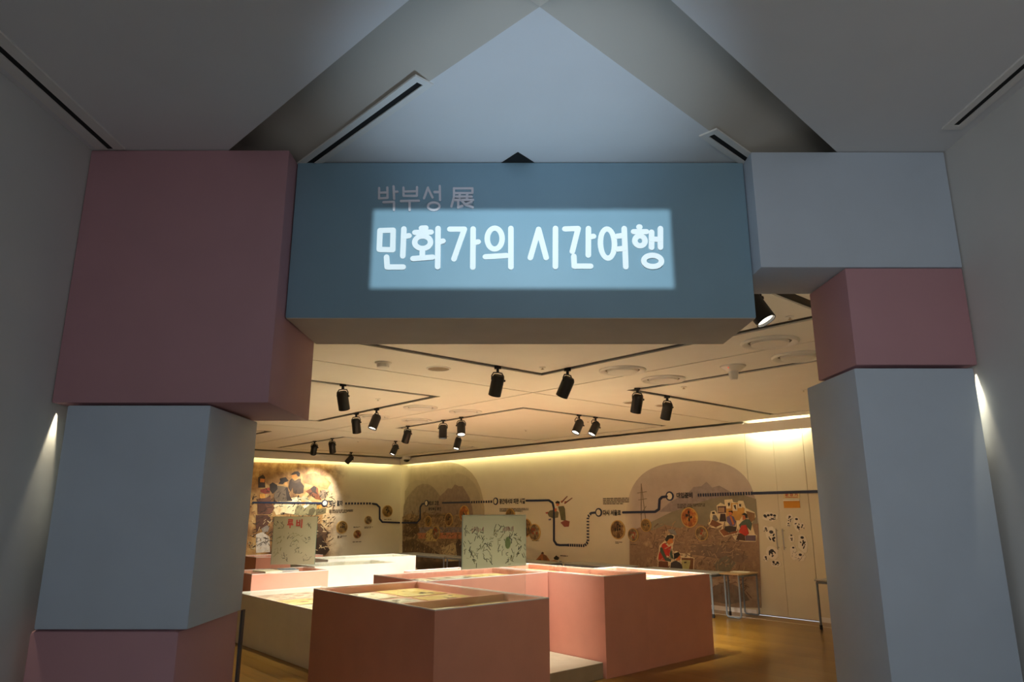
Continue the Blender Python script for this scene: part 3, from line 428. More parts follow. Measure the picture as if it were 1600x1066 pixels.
# ------------------------------------------------------------ hall shell
XL, XR, HZ, YB = -1.915, 1.978, 3.2, -3.2      # hall walls, ceiling, open end towards the lobby
YF = 3.5                                        # back of the gate, line of the room's front wall
struct(B().box(-6, 6, YB - 1, YF, -0.06, 0).obj('floor', mat('hall_floor_stone', (0.20, 0.19, 0.18), 0.4, 0.15, 6)))
struct(B().box(XL - 0.15, XL, YB, YF, 0, HZ + 0.5).obj('wall_left', M_hallwall))
struct(B().box(XR, XR + 0.15, YB, YF, 0, HZ + 0.5).obj('wall_right', M_hallwall))
ceil = struct(empty('ceiling'))
def flat(h, v, d): return (h, v, HZ + d)
S1, S2 = 2.04, 1.86      # centre panel edges: x + y = S1 (left side) and y - x = S2 (right side)
G = 0.452                # slot width across the hall (0.32 m square to the slot)
def panel(name, pts, m=M_hallceil, d0=0.0, d1=0.04):
    return B().prism(pts, flat, d0, d1).obj(name, m, ceil)
ax, ay = (S1 - S2) / 2, (S1 + S2) / 2                       # apex of the centre panel
panel('centre_panel', [(ax, ay), (S1 - YF, YF), (YF - S2, YF)])
a1, a2 = S1 - G, S2 - G
nx, ny = (a1 - a2) / 2, (a1 + a2) / 2
panel('side_panel', [(XL, YB), (XL, YF), (a1 - YF, YF), (nx, ny), (nx, YB)])
panel('side_panel', [(XR, YB), (nx, YB), (nx, ny), (XR, XR + a2)])
# the sloping light trough that rises from the centre panel's edges over the side panels
def trough(sgn, s):
    b = B(); R2 = math.sqrt(0.5)
    n = Vector((-sgn * R2, -R2, 0))                          # outward, away from the centre panel
    p0 = Vector((ax, ay, HZ)); p1 = Vector((sgn * -1 * 0 + (S1 - YF if sgn > 0 else YF - S2), YF, HZ))
    q = [(0, 0.0), (0.30, 0.13), (0.75, 0.16)]
    pts = []
    for d, h in q:
        pts.append((p0 + n * d + Vector((0, -0.0, h)) + (p0 - p1).normalized() * 1.2, p1 + n * d + Vector((0, 0, h))))
    for (a, c), (e, f) in zip(pts[:-1], pts[1:]):
        vs = [b.bm.verts.new(v) for v in (a, c, f, e)]; b.bm.faces.new(vs)
        vs = [b.bm.verts.new(v + Vector((0, 0, 0.03))) for v in (a, c, f, e)]; b.bm.faces.new(vs)
    return b.obj('light_trough', mat('trough_paint', (0.58, 0.54, 0.47), 0.8, 0.02, 3), ceil)
trough(1, S1); trough(-1, S2)
B().box(XL - 0.15, XR + 0.15, YB, YF, HZ + 0.42, HZ + 0.46).obj('ceiling_slab', M_hallceil, ceil)

def diffuser(name, p, q, w, slot, label, cap0=True):
    """linear slot air diffuser from p to q (plan), w wide frame, black slot."""
    p, q = Vector((*p, 0)), Vector((*q, 0)); L = (q - p).length; rz = math.atan2(q.y - p.y, q.x - p.x)
    t = empty(name, (p.x, p.y, HZ), rz)
    b = B(); s = slot / 2
    b.box(0, L, s, w / 2, -0.008, 0.0); b.box(0, L, -w / 2, -s, -0.008, 0.0)
    if cap0: b.box(-w / 2 + s, 0, -w / 2, w / 2, -0.008, 0.0)
    b.obj('frame', M_white, t)
    B().box(0, L, -s, s, -0.003, -0.0005).obj('slot', M_dark, t)
    tag(t, label, 'vent', 'linear slot diffusers in the hall ceiling')
diffuser('linear_diffuser', (-0.352, 2.36), (-1.36, 3.42), 0.085, 0.028, 'long white framed slot diffuser on the brightly lit centre ceiling panel')
diffuser('linear_diffuser', (0.868, 2.738), (1.50, 3.35), 0.085, 0.028, 'short stub of slot diffuser ending above the blue beam beside the pale block')
diffuser('linear_diffuser', (-1.815, 2.86), (-1.815, -3.0), 0.13, 0.03, 'slot diffuser along the left hall wall ending at the big pink block', False)
diffuser('linear_diffuser', (1.885, 2.66), (1.885, -3.0), 0.085, 0.026, 'slot diffuser along the right hall wall stopping short of the pale block')
t = B().prism([(-0.055, 3.0), (0.027, 2.893), (0.112, 3.0)], flat, -0.004, -0.0005).obj('ceiling_hatch', M_dark)
tag(t, 'small black triangular hatch in the ceiling above the blue beam', 'hatch')

# ------------------------------------------------------------ gate of stacked blocks
def block(name, x0, x1, y0, y1, z0, z1, m, label, w=0.006):
    b = B().box(-(x1 - x0) / 2, (x1 - x0) / 2, -(y1 - y0) / 2, (y1 - y0) / 2, 0, z1 - z0).bevel(w, 2)
    o = b.obj(name, m, None, ((x0 + x1) / 2, (y0 + y1) / 2, z0), smooth=True)
    return tag(o, label, 'block', 'painted blocks of the gate')
block('gate_block', XL + 0.002, -1.012, 2.874, 3.47, 2.04, 3.198, M_pink, 'largest pink painted block, under the ceiling left of the blue beam')
gb = block('gate_block', -1.846, -1.252, 2.878, 3.43, 1.158, 2.030, M_pale, 'grey blue block standing between two pink blocks')
block('gate_block', -1.862, -1.282, 2.876, 3.49, 0.0, 1.155, M_pink, 'pink block on the floor under the grey blue block', 0.018)
block('gate_block', 1.09, XR - 0.004, 2.89, 3.28, 2.64, 3.198, M_pale, 'pale blue block under the ceiling beside the end of the lettered beam')
block('gate_block', 1.458, XR - 0.006, 2.892, 3.27, 2.204, 2.638, M_pink, 'smaller pink block squeezed between pale blue block and tall column block')
block('gate_block', 1.446, XR - 0.028, 2.89, 3.38, 0.0, 2.190, M_pale, 'tall pale blue column block standing on the floor')
beam = block('gate_beam', -1.008, 1.086, 2.985, 3.48, 2.437, 3.196, M_beam, 'dark blue lintel beam with white Korean lettering')
beam['category'] = 'beam'
bc = Vector(beam.location)
B().box(-1.043, 1.043, -0.245, 0.245, -0.002, 0.0005).obj('underside_board', mat('raw_board', (0.62, 0.56, 0.46), 0.7, 0.04, 5), beam)
def toB(h, v, d): return (h - bc.x, 2.985 - d - bc.y, v - bc.z)
def letter(strokes, r, m, dd):
    b = B()
    for k, s in enumerate(strokes):
        d = dd + 0.0013 * k
        if s[0] == 'o': ringpoly(b, s[1], s[2], s[3], s[4], r, toB, 0.0, d)
        else:
            for i, (p, q) in enumerate(zip(s[:-1], s[1:])): capsule(b, p, q, r, toB, 0.0, d + 0.0003 * (i + 1))
    return b.obj('letter', m, beam)
for g in TITLE: letter(g, 0.0128, M_letter, 0.004)
for g in SUBTITLE: letter(g, 0.0052, M_letter2, 0.003)
# dark edge board seen behind the low pink block
tag(B().box(-0.005, 0.005, -0.015, 0.015, 0, 1.15).obj('edge_post', mat('anodised_grey', (0.06, 0.065, 0.07), 0.35, 0.1, 10), None, (-1.272, 3.508, 0)),
    'thin dark grey upright edge post behind the low pink block', 'post')

# ------------------------------------------------------------ exhibition room shell
ZC, ZB = 3.07, 2.87
XE, YS = 16.0, -12.0
fl = struct(B().prism([(0, 0), (XE, 0), (XE, -6.6), (11.28, YS), (0, YS)], lambda h, v, d: (h, v, d), -0.05, -0.012).obj('floor', mat('subfloor', (0.05, 0.03, 0.015), 0.8, 0.1, 6), None, KLOC, RA))
def plank_mat(i, rgb):
    m = mat('oak_plank_%d' % i, rgb, 0.28, 0.16, 2.0, spec=0.5, coat=0.25)
    nt = m.node_tree
    tcn = [n for n in nt.nodes if n.type == 'TEX_COORD'][0]; no = [n for n in nt.nodes if n.type == 'TEX_NOISE'][0]
    mp = nt.nodes.new('ShaderNodeMapping'); mp.inputs['Scale'].default_value = (0.6, 14, 1)
    nt.links.new(tcn.outputs['Object'], mp.inputs[0]); nt.links.new(mp.outputs[0], no.inputs['Vector'])
    return m
PM = [plank_mat(i, c) for i, c in enumerate([(0.18, 0.088, 0.011), (0.16, 0.076, 0.009), (0.195, 0.098, 0.013)])]
PW, PL = 0.19, 3.6
def room_cut(b):
    """trim room-space geometry to the room side of the front wall (world y = 3.5)."""
    p = Vector((0 - KX, 3.5 - KY, 0)); p = Vector((CA * p.x + SA * p.y, -SA * p.x + CA * p.y, 0))
    n = Vector((0, -1, 0)); n = Vector((CA * n.x + SA * n.y, -SA * n.x + CA * n.y, 0))
    return b.cut(p, n)
rows = int(12.0 / PW)
k = 0
for r in range(rows):
    y0 = -r * PW - 0.01
    off = (r * 1.37) % PL
    x = -off
    while x < XE:
        xa, xb = max(0.01, x), min(XE, x + PL)
        wy = KY + SA * ((xa + xb) / 2) + CA * (y0 - PW / 2)
        if xb - xa > 0.2 and wy > 3.9:
            o = B().box(0, xb - xa - 0.002, -PW + 0.0016, 0, -0.012, 0).obj('plank', PM[(r * 7 + k * 3) % 3], fl, (xa, y0, 0)); k += 1
        x += PL
def wseg(name, pts, h=3.4):
    b = B(); b.prism(pts, lambda u, v, d: (u, v, d), 0, h)
    return struct(b.obj(name, M_wall, None, KLOC, RA))
wall_back = wseg('wall_back', [(0, 0), (10.70, 0), (10.70, 0.15), (-0.15, 0.15)])
wseg('wall_back_end', [(11.72, 0), (XE, 0), (XE, 0.15), (11.72, 0.15)])
wall_end = wseg('wall_end', [(0, 0), (-0.15, 0.15), (-0.15, YS), (0, YS)])
wseg('wall_side', [(XE, 0.15), (XE, -6.6), (XE + 0.15, -6.6), (XE + 0.15, 0.15)])
wseg('wall_far_side', [(0, YS), (11.28, YS), (11.28, YS - 0.15), (0, YS - 0.15)])
struct(B().box(-4.9, XL - 0.16, 3.5, 3.62, 0, 3.4).obj('wall_front', M_wall))
struct(B().box(XR + 0.16, 2.7, 3.5, 3.62, 0, 3.4).obj('wall_front', M_wall))
struct(B().box(0.02, 10.68, -0.014, 0, 0, 0.07).obj('baseboard_back', M_white, None, KLOC, RA))
struct(B().box(11.74, XE, -0.014, 0, 0, 0.07).obj('baseboard_back_end', M_white, None, KLOC, RA))
struct(B().box(0, 0.014, YS, -0.02, 0, 0.07).obj('baseboard_end', M_white, None, KLOC, RA))
# pale inlay line on the floor in front of the long wall
struct(B().box(4.0, XE, -0.42, -0.41, 0.0, 0.0015).obj('trim_1', M_white, None, KLOC, RA))

# ceiling: square panels with dark joints, each with a recessed square track slot
rc = struct(empty('ceiling', KLOC, RA))
room_cut(B().box(-0.1, XE, YS, 0.1, ZC + 0.12, ZC + 0.16)).obj('ceiling_slab', M_dark, rc)
JX = [0.22, 5.13, 10.63, 16.0]; JY = [-0.22, -4.83, -10.3, -12.0]
TX = [(0.87, 4.18), (6.12, 9.61), (11.53, 14.86)]; TY = [(-4.07, -0.58), (-9.0, -5.53)]
SW = 0.11; J = 0.012
def rects(b, x0, x1, y0, y1, hx0, hx1, hy0, hy1):
    z0, z1 = ZC, ZC + 0.014
    b.box(x0, x1, hy1, y1, z0, z1); b.box(x0, x1, y0, hy0, z0, z1)
    b.box(x0, hx0, hy0, hy1, z0, z1); b.box(hx1, x1, hy0, hy1, z0, z1)
for i in range(3):
    for j in range(3):
        x0, x1 = JX[i] + J, JX[i + 1] - J; y1, y0 = JY[j] - J, JY[j + 1] + J
        b = B()
        if j < 2:
            (tx0, tx1), (ty0, ty1) = TX[i], TY[j]
            rects(b, x0, x1, y0, y1, tx0, tx1, ty0, ty1)
            room_cut(b).obj('ceiling_panel', M_ceil, rc)
            room_cut(B().box(tx0 + SW, tx1 - SW, ty0 + SW, ty1 - SW, ZC, ZC + 0.014)).obj('ceiling_panel', M_ceil, rc)
        else:
            b.box(x0, x1, y0, y1, ZC, ZC + 0.014)
            room_cut(b).obj('ceiling_panel', M_ceil, rc)
for i in range(3):
    for j in range(2):
        (tx0, tx1), (ty0, ty1) = TX[i], TY[j]
        b = B(); z0, z1 = ZC + 0.016, ZC + 0.1; e = -0.005
        b.box(tx0 + e, tx1 - e, ty0 + e, ty0 + SW - e, z0, z1); b.box(tx0 + e, tx1 - e, ty1 - SW + e, ty1 - e, z0, z1)
        b.box(tx0 + e, tx0 + SW - e, ty0 + SW, ty1 - SW, z0, z1); b.box(tx1 - SW + e, tx1 - e, ty0 + SW, ty1 - SW, z0, z1)
        room_cut(b).obj('light_track', M_black, rc)
# cove: a fascia hangs in front of each wall, a light strip hides behind it
struct(B().box(0.15, XE, -0.18, -0.15, ZB, ZC - 0.035).obj('trim_2', M_ceil, None, KLOC, RA))
struct(B().box(0.15, 0.18, YS, -0.15, ZB, ZC - 0.035).obj('trim_3', M_ceil, None, KLOC, RA))
struct(B().box(0.0, 10.78, -0.18, 0.0, ZC - 0.034, ZC - 0.028).obj('light_lid_1', M_ceil, None, KLOC, RA))  # lids added over the cove to keep strip light out of the slot
struct(B().box(12.25, XE, -0.18, 0.0, ZC - 0.034, ZC - 0.028).obj('light_lid_2', M_ceil, None, KLOC, RA))
struct(B().box(0.0, 0.18, YS, -0.18, ZC - 0.034, ZC - 0.028).obj('light_lid_3', M_ceil, None, KLOC, RA))
M_led = emit('cove_strip_light', (1.0, 0.90, 0.48), COVE_S)
M_led2 = emit('cove_tube_light', (1.0, 0.88, 0.58), COVE_S * 4.5)
def strip(name, x0, x1, y0, y1, m, label, grp='cove light strips'):
    cx, cy = (x0 + x1) / 2, (y0 + y1) / 2
    t = B().box(x0 - cx, x1 - cx, y0 - cy, y1 - cy, 0, 0.02).obj(name, m, None, fr(cx, cy, ZB + 0.085), RA)
    tag(t, label, 'light strip', grp)
strip('cove_light', 0.3, 10.75, -0.11, -0.09, M_led, 'long warm light strip hidden in the cove along the timeline wall')
strip('cove_light', 11.85, 15.8, -0.11, -0.09, M_led, 'warm light strip hidden in the cove past the double door')
strip('cove_light', 0.09, 0.11, -11.8, -0.3, M_led, 'warm light strip hidden in the cove along the campfire mural wall')
strip('cove_tube', 10.86, 11.76, -0.125, -0.085, M_led2, 'brighter tube light in the cove above the double door')

# double door, full height, with leaves and pull handles
door = struct(empty('door_1', fr(11.21, 0, 0), RA))
B().box(-0.51, 0.51, 0.035, 0.1, 0, 3.2).obj('door_recess', M_dark, door)
B().box(-0.503, -0.002, 0.004, 0.034, 0.012, 3.15).obj('door_leaf', M_wall, door)
B().box(0.002, 0.500, 0.004, 0.034, 0.012, 3.15).obj('door_leaf', M_wall, door)
for sx in (-0.055, 0.055):
    b = B().tube([(sx, -0.045, 1.02), (sx, -0.045, 1.34)], 0.011); b.tube([(sx, 0.01, 1.05), (sx, -0.045, 1.05)], 0.008); b.tube([(sx, 0.01, 1.31), (sx, -0.045, 1.31)], 0.008)
    b.obj('door_handle', M_chrome, door, smooth=True)
# ------------------------------------------------------------ prints on the walls
WALLF = {'R': toR, 'L': toL}
MUR = {}
def brush(parent, w, h0, h1, z0, z1, n, rgb, d, rmin=0.006, rmax=0.014, lmin=0.04, lmax=0.16, seed=1):
    """joined ink strokes of the watercolour"""
    rs = random.Random(seed); b = B()
    for k in range(n):
        h, z = rs.uniform(h0, h1), rs.uniform(z0, z1); a = rs.gauss(0.5, 0.7); l = rs.uniform(lmin, lmax); r = rs.uniform(rmin, rmax)
        capsule(b, (h, z), (h + l * math.cos(a), z + l * math.sin(a)), r, WALLF[w], 0.001, d + 0.0001 * (k % 7), seg=2)
    o = b.obj('brushwork', ink(rgb), parent); o['kind'] = 'stuff'
    return o
def mural(name, w, outline, m, label):
    t = empty(name, KLOC, RA); tag(t, label, 'mural')
    B().prism(outline, WALLF[w], 0.0006, 0.003).obj('backdrop', m, t)
    MUR[name] = t
    return t
campm = wash('campfire_wash', [(78, 52, 34), (132, 92, 54), (178, 134, 80), (206, 170, 112), (160, 118, 70)], 2.4, [('Y', -2.45, -1.5)])
valm = wash('valley_wash', [(164, 150, 122), (182, 168, 138), (194, 180, 150)], 1.6, [('X', 0.5, 0.05)])
hillm = wash('hillside_wash', [(164, 148, 136), (178, 162, 150), (188, 174, 160)], 1.5, [('X', 8.35, 7.95)])
mural('campfire_mural', 'L', CAMP, campm, 'brown watercolour mural of people huddled around a campfire')
mural('valley_mural', 'R', ARCH1, valm, 'arched watercolour mural of hills and red house in the wall corner')
mural('hillside_mural', 'R', ARCH2, hillm, 'arched mural of purple mountains over a hillside village beside the door')
CUT = dict(seated_artists_cutout='cutout picture of people sitting beside an easel and sketches',
           teacher_and_pupil_cutout='cutout picture of adult in red vest bending over child at easel',
           swinging_children_cutout='cutout picture of child in olive coat swinging two sticks',
           swimming_children_cutout='cutout picture of bare skinned children at the foot of the wall')
for nme, lb in CUT.items():
    MUR[nme] = tag(empty(nme, KLOC, RA), lb, 'wall cutout')
cnt = {}
GRAD = {'slope': [(112, 88, 68), (156, 128, 100), (140, 112, 88), (186, 158, 124)], 'field': [(100, 80, 54), (142, 118, 84), (172, 148, 108)], 'lower_field': [(128, 108, 88), (160, 138, 114), (182, 162, 134)], 'far_hill': [(168, 154, 128), (182, 168, 140)],
        'green_hill': [(124, 118, 98), (144, 136, 114)], 'smoke': [(112, 78, 46), (160, 118, 70), (190, 148, 92)], 'fire_glow': [(226, 190, 130), (250, 232, 186), (255, 246, 220)], 'bush': [(54, 40, 26), (96, 74, 48), (128, 100, 66)]}
for th, w, ly, part, rgb, pts in PRINTS:
    c = cnt[th] = cnt.get(th, 0) + 1
    d = 0.0025 * ly + 0.00015 * c
    if th in ('valley_mural', 'hillside_mural'): rgb = tuple(int(255 * (v / 255.0) ** 0.72) for v in rgb)
    if part in GRAD:
        m = MATS.get('wash_' + part) or wash('wash_' + part, GRAD[part], 4.5)
    else: m = ink(rgb)
    B().prism(pts, WALLF[w], 0.001, d).obj(part, m, MUR[th])
brush(MUR['campfire_mural'], 'L', -4.2, -2.0, 0.75, 2.1, 300, (56, 42, 32), 0.0105, 0.003, 0.009, 0.02, 0.12, 3)
brush(MUR['campfire_mural'], 'L', -4.2, -2.1, 0.6, 1.5, 90, (206, 182, 140), 0.0115, 0.004, 0.011, 0.02, 0.10, 4)
brush(MUR['valley_mural'], 'R', 0.15, 2.7, 0.45, 1.6, 260, (104, 84, 62), 0.0095, 0.004, 0.010, 0.03, 0.14, 5)
brush(MUR['valley_mural'], 'R', 0.15, 3.2, 0.45, 1.5, 160, (172, 146, 106), 0.0105, 0.004, 0.009, 0.03, 0.12, 6)
brush(MUR['hillside_mural'], 'R', 8.6, 10.55, 0.2, 1.35, 260, (118, 94, 74), 0.0098, 0.004, 0.009, 0.02, 0.12, 7)
brush(MUR['hillside_mural'], 'R', 8.5, 10.5, 0.45, 1.4, 200, (176, 148, 116), 0.0105, 0.003, 0.008, 0.02, 0.12, 8)
b = B()
for (x0, z0, x1, z1) in [(8.42, 1.35, 8.46, 2.12), (8.54, 1.35, 8.46, 2.12), (8.36, 1.95, 8.58, 1.97), (8.38, 1.82, 8.57, 1.84), (8.42, 1.55, 8.55, 1.7)]:
    capsule(b, (x0, z0), (x1, z1), 0.006, toR, 0.001, 0.0075, 2)
b.obj('pylon', ink((120, 108, 88)), MUR['hillside_mural'])

# timeline vinyl
tlR = tag(empty('timeline_graphic', KLOC, RA), 'navy stepped timeline line with Korean headings on the long wall', 'wall graphic')
tlL = tag(empty('timeline_graphic', KLOC, RA), 'navy timeline line crossing the campfire mural wall', 'wall graphic')
def line(parent, w, pts, wd=0.022, d=0.018, y0=0.001):
    b = B()
    for i, (p, q) in enumerate(zip(pts[:-1], pts[1:])): capsule(b, p, q, wd, WALLF[w], y0, d + 0.0003 * i, 4)
    b.obj('line', M_navy, parent)
def dots(parent, w, pts, step):
    b = B()
    for p, q in zip(pts[:-1], pts[1:]):
        L = math.hypot(q[0] - p[0], q[1] - p[1]); n = max(1, int(L / step)); ux, uy = (q[0] - p[0]) / L, (q[1] - p[1]) / L
        for k in range(n):
            c = ((k + 0.5) / n) * L; e = step * 0.24; cx, cy = p[0] + ux * c, p[1] + uy * c; hw = 0.027
            b.prism([(cx - ux * e - uy * hw, cy - uy * e + ux * hw), (cx + ux * e - uy * hw, cy + uy * e + ux * hw), (cx + ux * e + uy * hw, cy + uy * e - ux * hw), (cx - ux * e + uy * hw, cy - uy * e - ux * hw)], WALLF[w], 0.001, 0.017)
    o = b.obj('dotted_line', M_navy, parent); o['kind'] = 'stuff'
for p in LINES_R: line(tlR, 'R', p)
for p in LINES_L: line(tlL, 'L', p)
for i, p in enumerate(DOTS_R): dots(tlR, 'R', p, (0.085, 0.055, 0.048)[i])
for p in DOTS_L: dots(tlL, 'L', p, 0.085)
for par, w, rr in ((tlR, 'R', RINGS_R), (tlL, 'L', RINGS_L)):
    for h, z in rr:
        B().prism(oval(h, z, 0.07, 0.07), WALLF[w], 0.001, 0.019).obj('station_disc', M_wall, par)
        b = B(); ringpoly(b, h, z, 0.072, 0.072, 0.012, WALLF[w], 0.001, 0.021); b.obj('station_ring', M_navy, par)
def text_mesh(body):
    cu = bpy.data.curves.new('heading', 'FONT'); cu.body = body; cu.size = 1.0; cu.offset = 0.04; cu.resolution_u = 3
    o = bpy.data.objects.new('heading_curve', cu); COL.objects.link(o)
    me = bpy.data.meshes.new_from_object(o.evaluated_get(bpy.context.evaluated_depsgraph_get()))
    bpy.data.objects.remove(o); bpy.data.curves.remove(cu)
    return me
def heading(parent, w, body, h, z, wid, hei, m, d, name='heading', off=0.0):
    me = text_mesh(body)
    xs = [v.co.x for v in me.vertices]; ys = [v.co.y for v in me.vertices]
    x0, x1, y0, y1 = min(xs), max(xs), min(ys), max(ys)
    for v in me.vertices:
        a = h + (v.co.x - x0) / (x1 - x0) * wid; c = z + (v.co.y - y0) / (y1 - y0) * hei
        v.co = WALLF[w](a, c, d) if not off else (a, -d, c)
    me.materials.clear(); me.materials.append(m)
    o = bpy.data.objects.new(name, me); COL.objects.link(o); o.parent = parent
    return o
for w, body, h, z, wid, hei in HEADS:
    heading(tlR if w == 'R' else tlL, w, body, h, z, wid, hei, M_ink, 0.014)
rs = random.Random(11)
for w, n, h, z, wid, hei in BODY:
    b = B()
    for k in range(n):
        zz = z + hei * (1 - (k + 0.5) / n); x = h; end = h + wid * (1 if k < n - 1 or n == 1 else rs.uniform(0.4, 0.8))
        while x < end:
            l = rs.uniform(0.03, 0.085)
            b.box(*( (x, min(end, x + l), -0.0135, -0.001) if w == 'R' else (0.001, 0.0135, x, min(end, x + l)) ), zz - hei / n * 0.22, zz + hei / n * 0.22)
            x += l + rs.uniform(0.012, 0.03)
    o = b.obj('caption', ink((70, 58, 44)), tlR if w == 'R' else tlL); o['kind'] = 'stuff'

# round pictures
PW1 = [wash('round_print_%d' % i, c, 9.0) for i, c in enumerate([[(40, 28, 20), (110, 78, 44), (200, 170, 110)], [(60, 44, 24), (130, 100, 52), (170, 140, 80)], [(40, 34, 26), (120, 96, 66), (214, 196, 150)], [(60, 70, 40), (170, 90, 40), (220, 190, 90)]])]
rim = mat('gilt_card_rim', lin((196, 158, 88)), 0.5, 0.05, 8)
DL = {('R', 0): 'larger round picture left of hillside mural', ('R', 1): 'small round picture at the edge of hillside mural', ('R', 2): 'round picture on hillside mural below the pylon',
      ('R', 3): 'largest round picture, on the green hill of hillside mural', ('R', 4): 'round picture on the slopes between the two cutouts', ('R', 5): 'dark round picture above the yellow hut on valley mural',
      ('R', 6): 'brown round picture on the dark hill of valley mural', ('R', 7): 'round picture beside the yellow hut on valley mural', ('R', 8): 'orange round picture peeping above the wide frosted panel',
      ('R', 9): 'round picture half hidden behind the edge of the wide frosted panel', ('R', 10): 'round picture between frosted panel and vertical timeline line', ('R', 11): 'round picture hidden behind the wide frosted panel except its top',
      ('L', 0): 'largest round picture on the end wall beside the campfire mural', ('L', 1): 'lowest small round picture on the end wall', ('L', 2): 'small tan round picture on the end wall inside the timeline bend', ('L', 3): 'round picture in the wall corner right of the timeline drop'}
for w, lst in (('R', DISC_R), ('L', DISC_L)):
    for i, (h, z, r) in enumerate(lst):
        t = empty('round_picture', fr(h, 0, z) if w == 'R' else fr(0, h, z), RA); tag(t, DL[(w, i)], 'picture', 'round pictures of the timeline')
        B().prism(oval(0, 0, r, r, 32), WALLF[w], 0.001, 0.022).obj('board', rim, t)
        B().prism(oval(0, 0, r * 0.9, r * 0.9, 32), WALLF[w], 0.001, 0.024).obj('print', PW1[3] if (w, i) in (('R', 3), ('R', 8)) else PW1[(i * 2 + (w == 'L')) % 3], t)
        b = B(); rr = random.Random(i * 5 + 1)
        for k in range(7):
            a0 = rr.uniform(0, 6.28); q = rr.uniform(0, r * 0.6); hx, zx = q * math.cos(a0), q * math.sin(a0)
            b.prism(oval(hx, zx, r * rr.uniform(0.06, 0.14), r * rr.uniform(0.1, 0.22), 8), WALLF[w], 0.001, 0.0255 + 0.0002 * k)
        o = b.obj('print_figures', ink([(40, 30, 24), (150, 60, 36), (60, 56, 40)][i % 3]), t); o['kind'] = 'stuff'

# door stickers, sign and yellow plate
SL = ['white cutout sticker of a row of faces on the left door leaf', 'white sticker of a striding line-drawn figure left of the door handles', 'little white sticker of a head beside the striding figure',
      'white sticker of a jumping line-drawn figure low on the left door leaf', 'little round sticker of a face below the jumping figure', 'white sticker of two dark haired heads at the bottom of the left door leaf',
      'white sticker of a tilted head on the right door leaf', 'tall white sticker of a standing figure under the yellow plate', 'tiny sticker of a face left of the standing figure', 'sticker of a head wearing a cap right of the door handles',
      'largest white sticker of a walking figure on the right door leaf', 'tall faint sticker of an outlined figure low on the right door leaf', 'round white sticker of a crouching outlined figure lowest on the right leaf', 'tiny sticker of a face right of the standing figure']
for i, (h, z, rx, ry) in enumerate(STICKERS):
    t = empty('door_sticker', fr(h, 0, z), RA); tag(t, SL[i], 'sticker', 'line-drawn stickers on the double door')
    rr = random.Random(40 + i)
    pts = [(rx * 1.05 * math.cos(a) * q, ry * 1.05 * math.sin(a) * q) for a, q in [(2 * math.pi * k / 14, rr.uniform(0.82, 1.08)) for k in range(14)]]
    B().prism(pts, toR, -0.003, 0.004).obj('board', mat('sticker_card', (0.80, 0.74, 0.62), 0.6, 0.02, 6), t)
    b = B(); f = min(rx, ry)
    heads = [(-0.65, 0.1), (-0.2, 0.15), (0.2, 0.25), (0.6, 0.1)] if i == 0 else ([(-0.4, 0.2), (0.35, 0.1)] if i == 5 else [(0, 0.55 if ry > rx * 1.1 else 0.15)])
    for hx, hz in heads:
        b.prism(oval(hx * rx, hz * ry + f * 0.14, f * 0.36, f * 0.26, 10), toR, -0.003, 0.0055)
    for k in range(9 if i in (11, 12) else 7):
        p = (rr.uniform(-0.55, 0.55) * rx, rr.uniform(-0.75, 0.1) * ry); q = (p[0] + rr.uniform(-0.35, 0.35) * rx, p[1] + rr.uniform(-0.3, 0.3) * ry)
        capsule(b, p, q, f * (0.03 if i in (11, 12) else rr.uniform(0.04, 0.16)), toR, -0.003, 0.005, 3)
    o = b.obj('line_drawing', M_ink, t)
(h, z, wd, hg), (h2, z2, wd2, hg2) = SIGN
t = empty('escape_device_sign', fr(h, 0, z), RA); tag(t, 'cream sign with red Korean letters on the door under the navy line', 'sign')
B().box(0, wd, -0.008, 0.003, 0, hg).obj('plate', mat('cream_acrylic', lin((226, 206, 150)), 0.4, 0.03, 6), t)
M_red = ink((178, 44, 34))
me = heading(t, 'R', '완 강 기', 0.03, hg * 0.36, wd - 0.06, hg * 0.5, M_red, 0.0095, 'lettering')
B().box(0.03, wd - 0.03, -0.0095, -0.007, hg * 0.12, hg * 0.22).obj('red_rule', M_red, t)
t = empty('notice_plate', fr(h2, 0, z2), RA); tag(t, 'orange yellow plate with white top rail fixed to the door below the cream sign', 'plate')
B().box(0, wd2, -0.008, 0.003, 0, hg2).obj('plate', mat('amber_plate', lin((206, 140, 32)), 0.45, 0.06, 6), t)
B().box(-0.004, wd2 + 0.004, -0.014, 0.003, hg2, hg2 + 0.02).obj('rail', M_card, t)

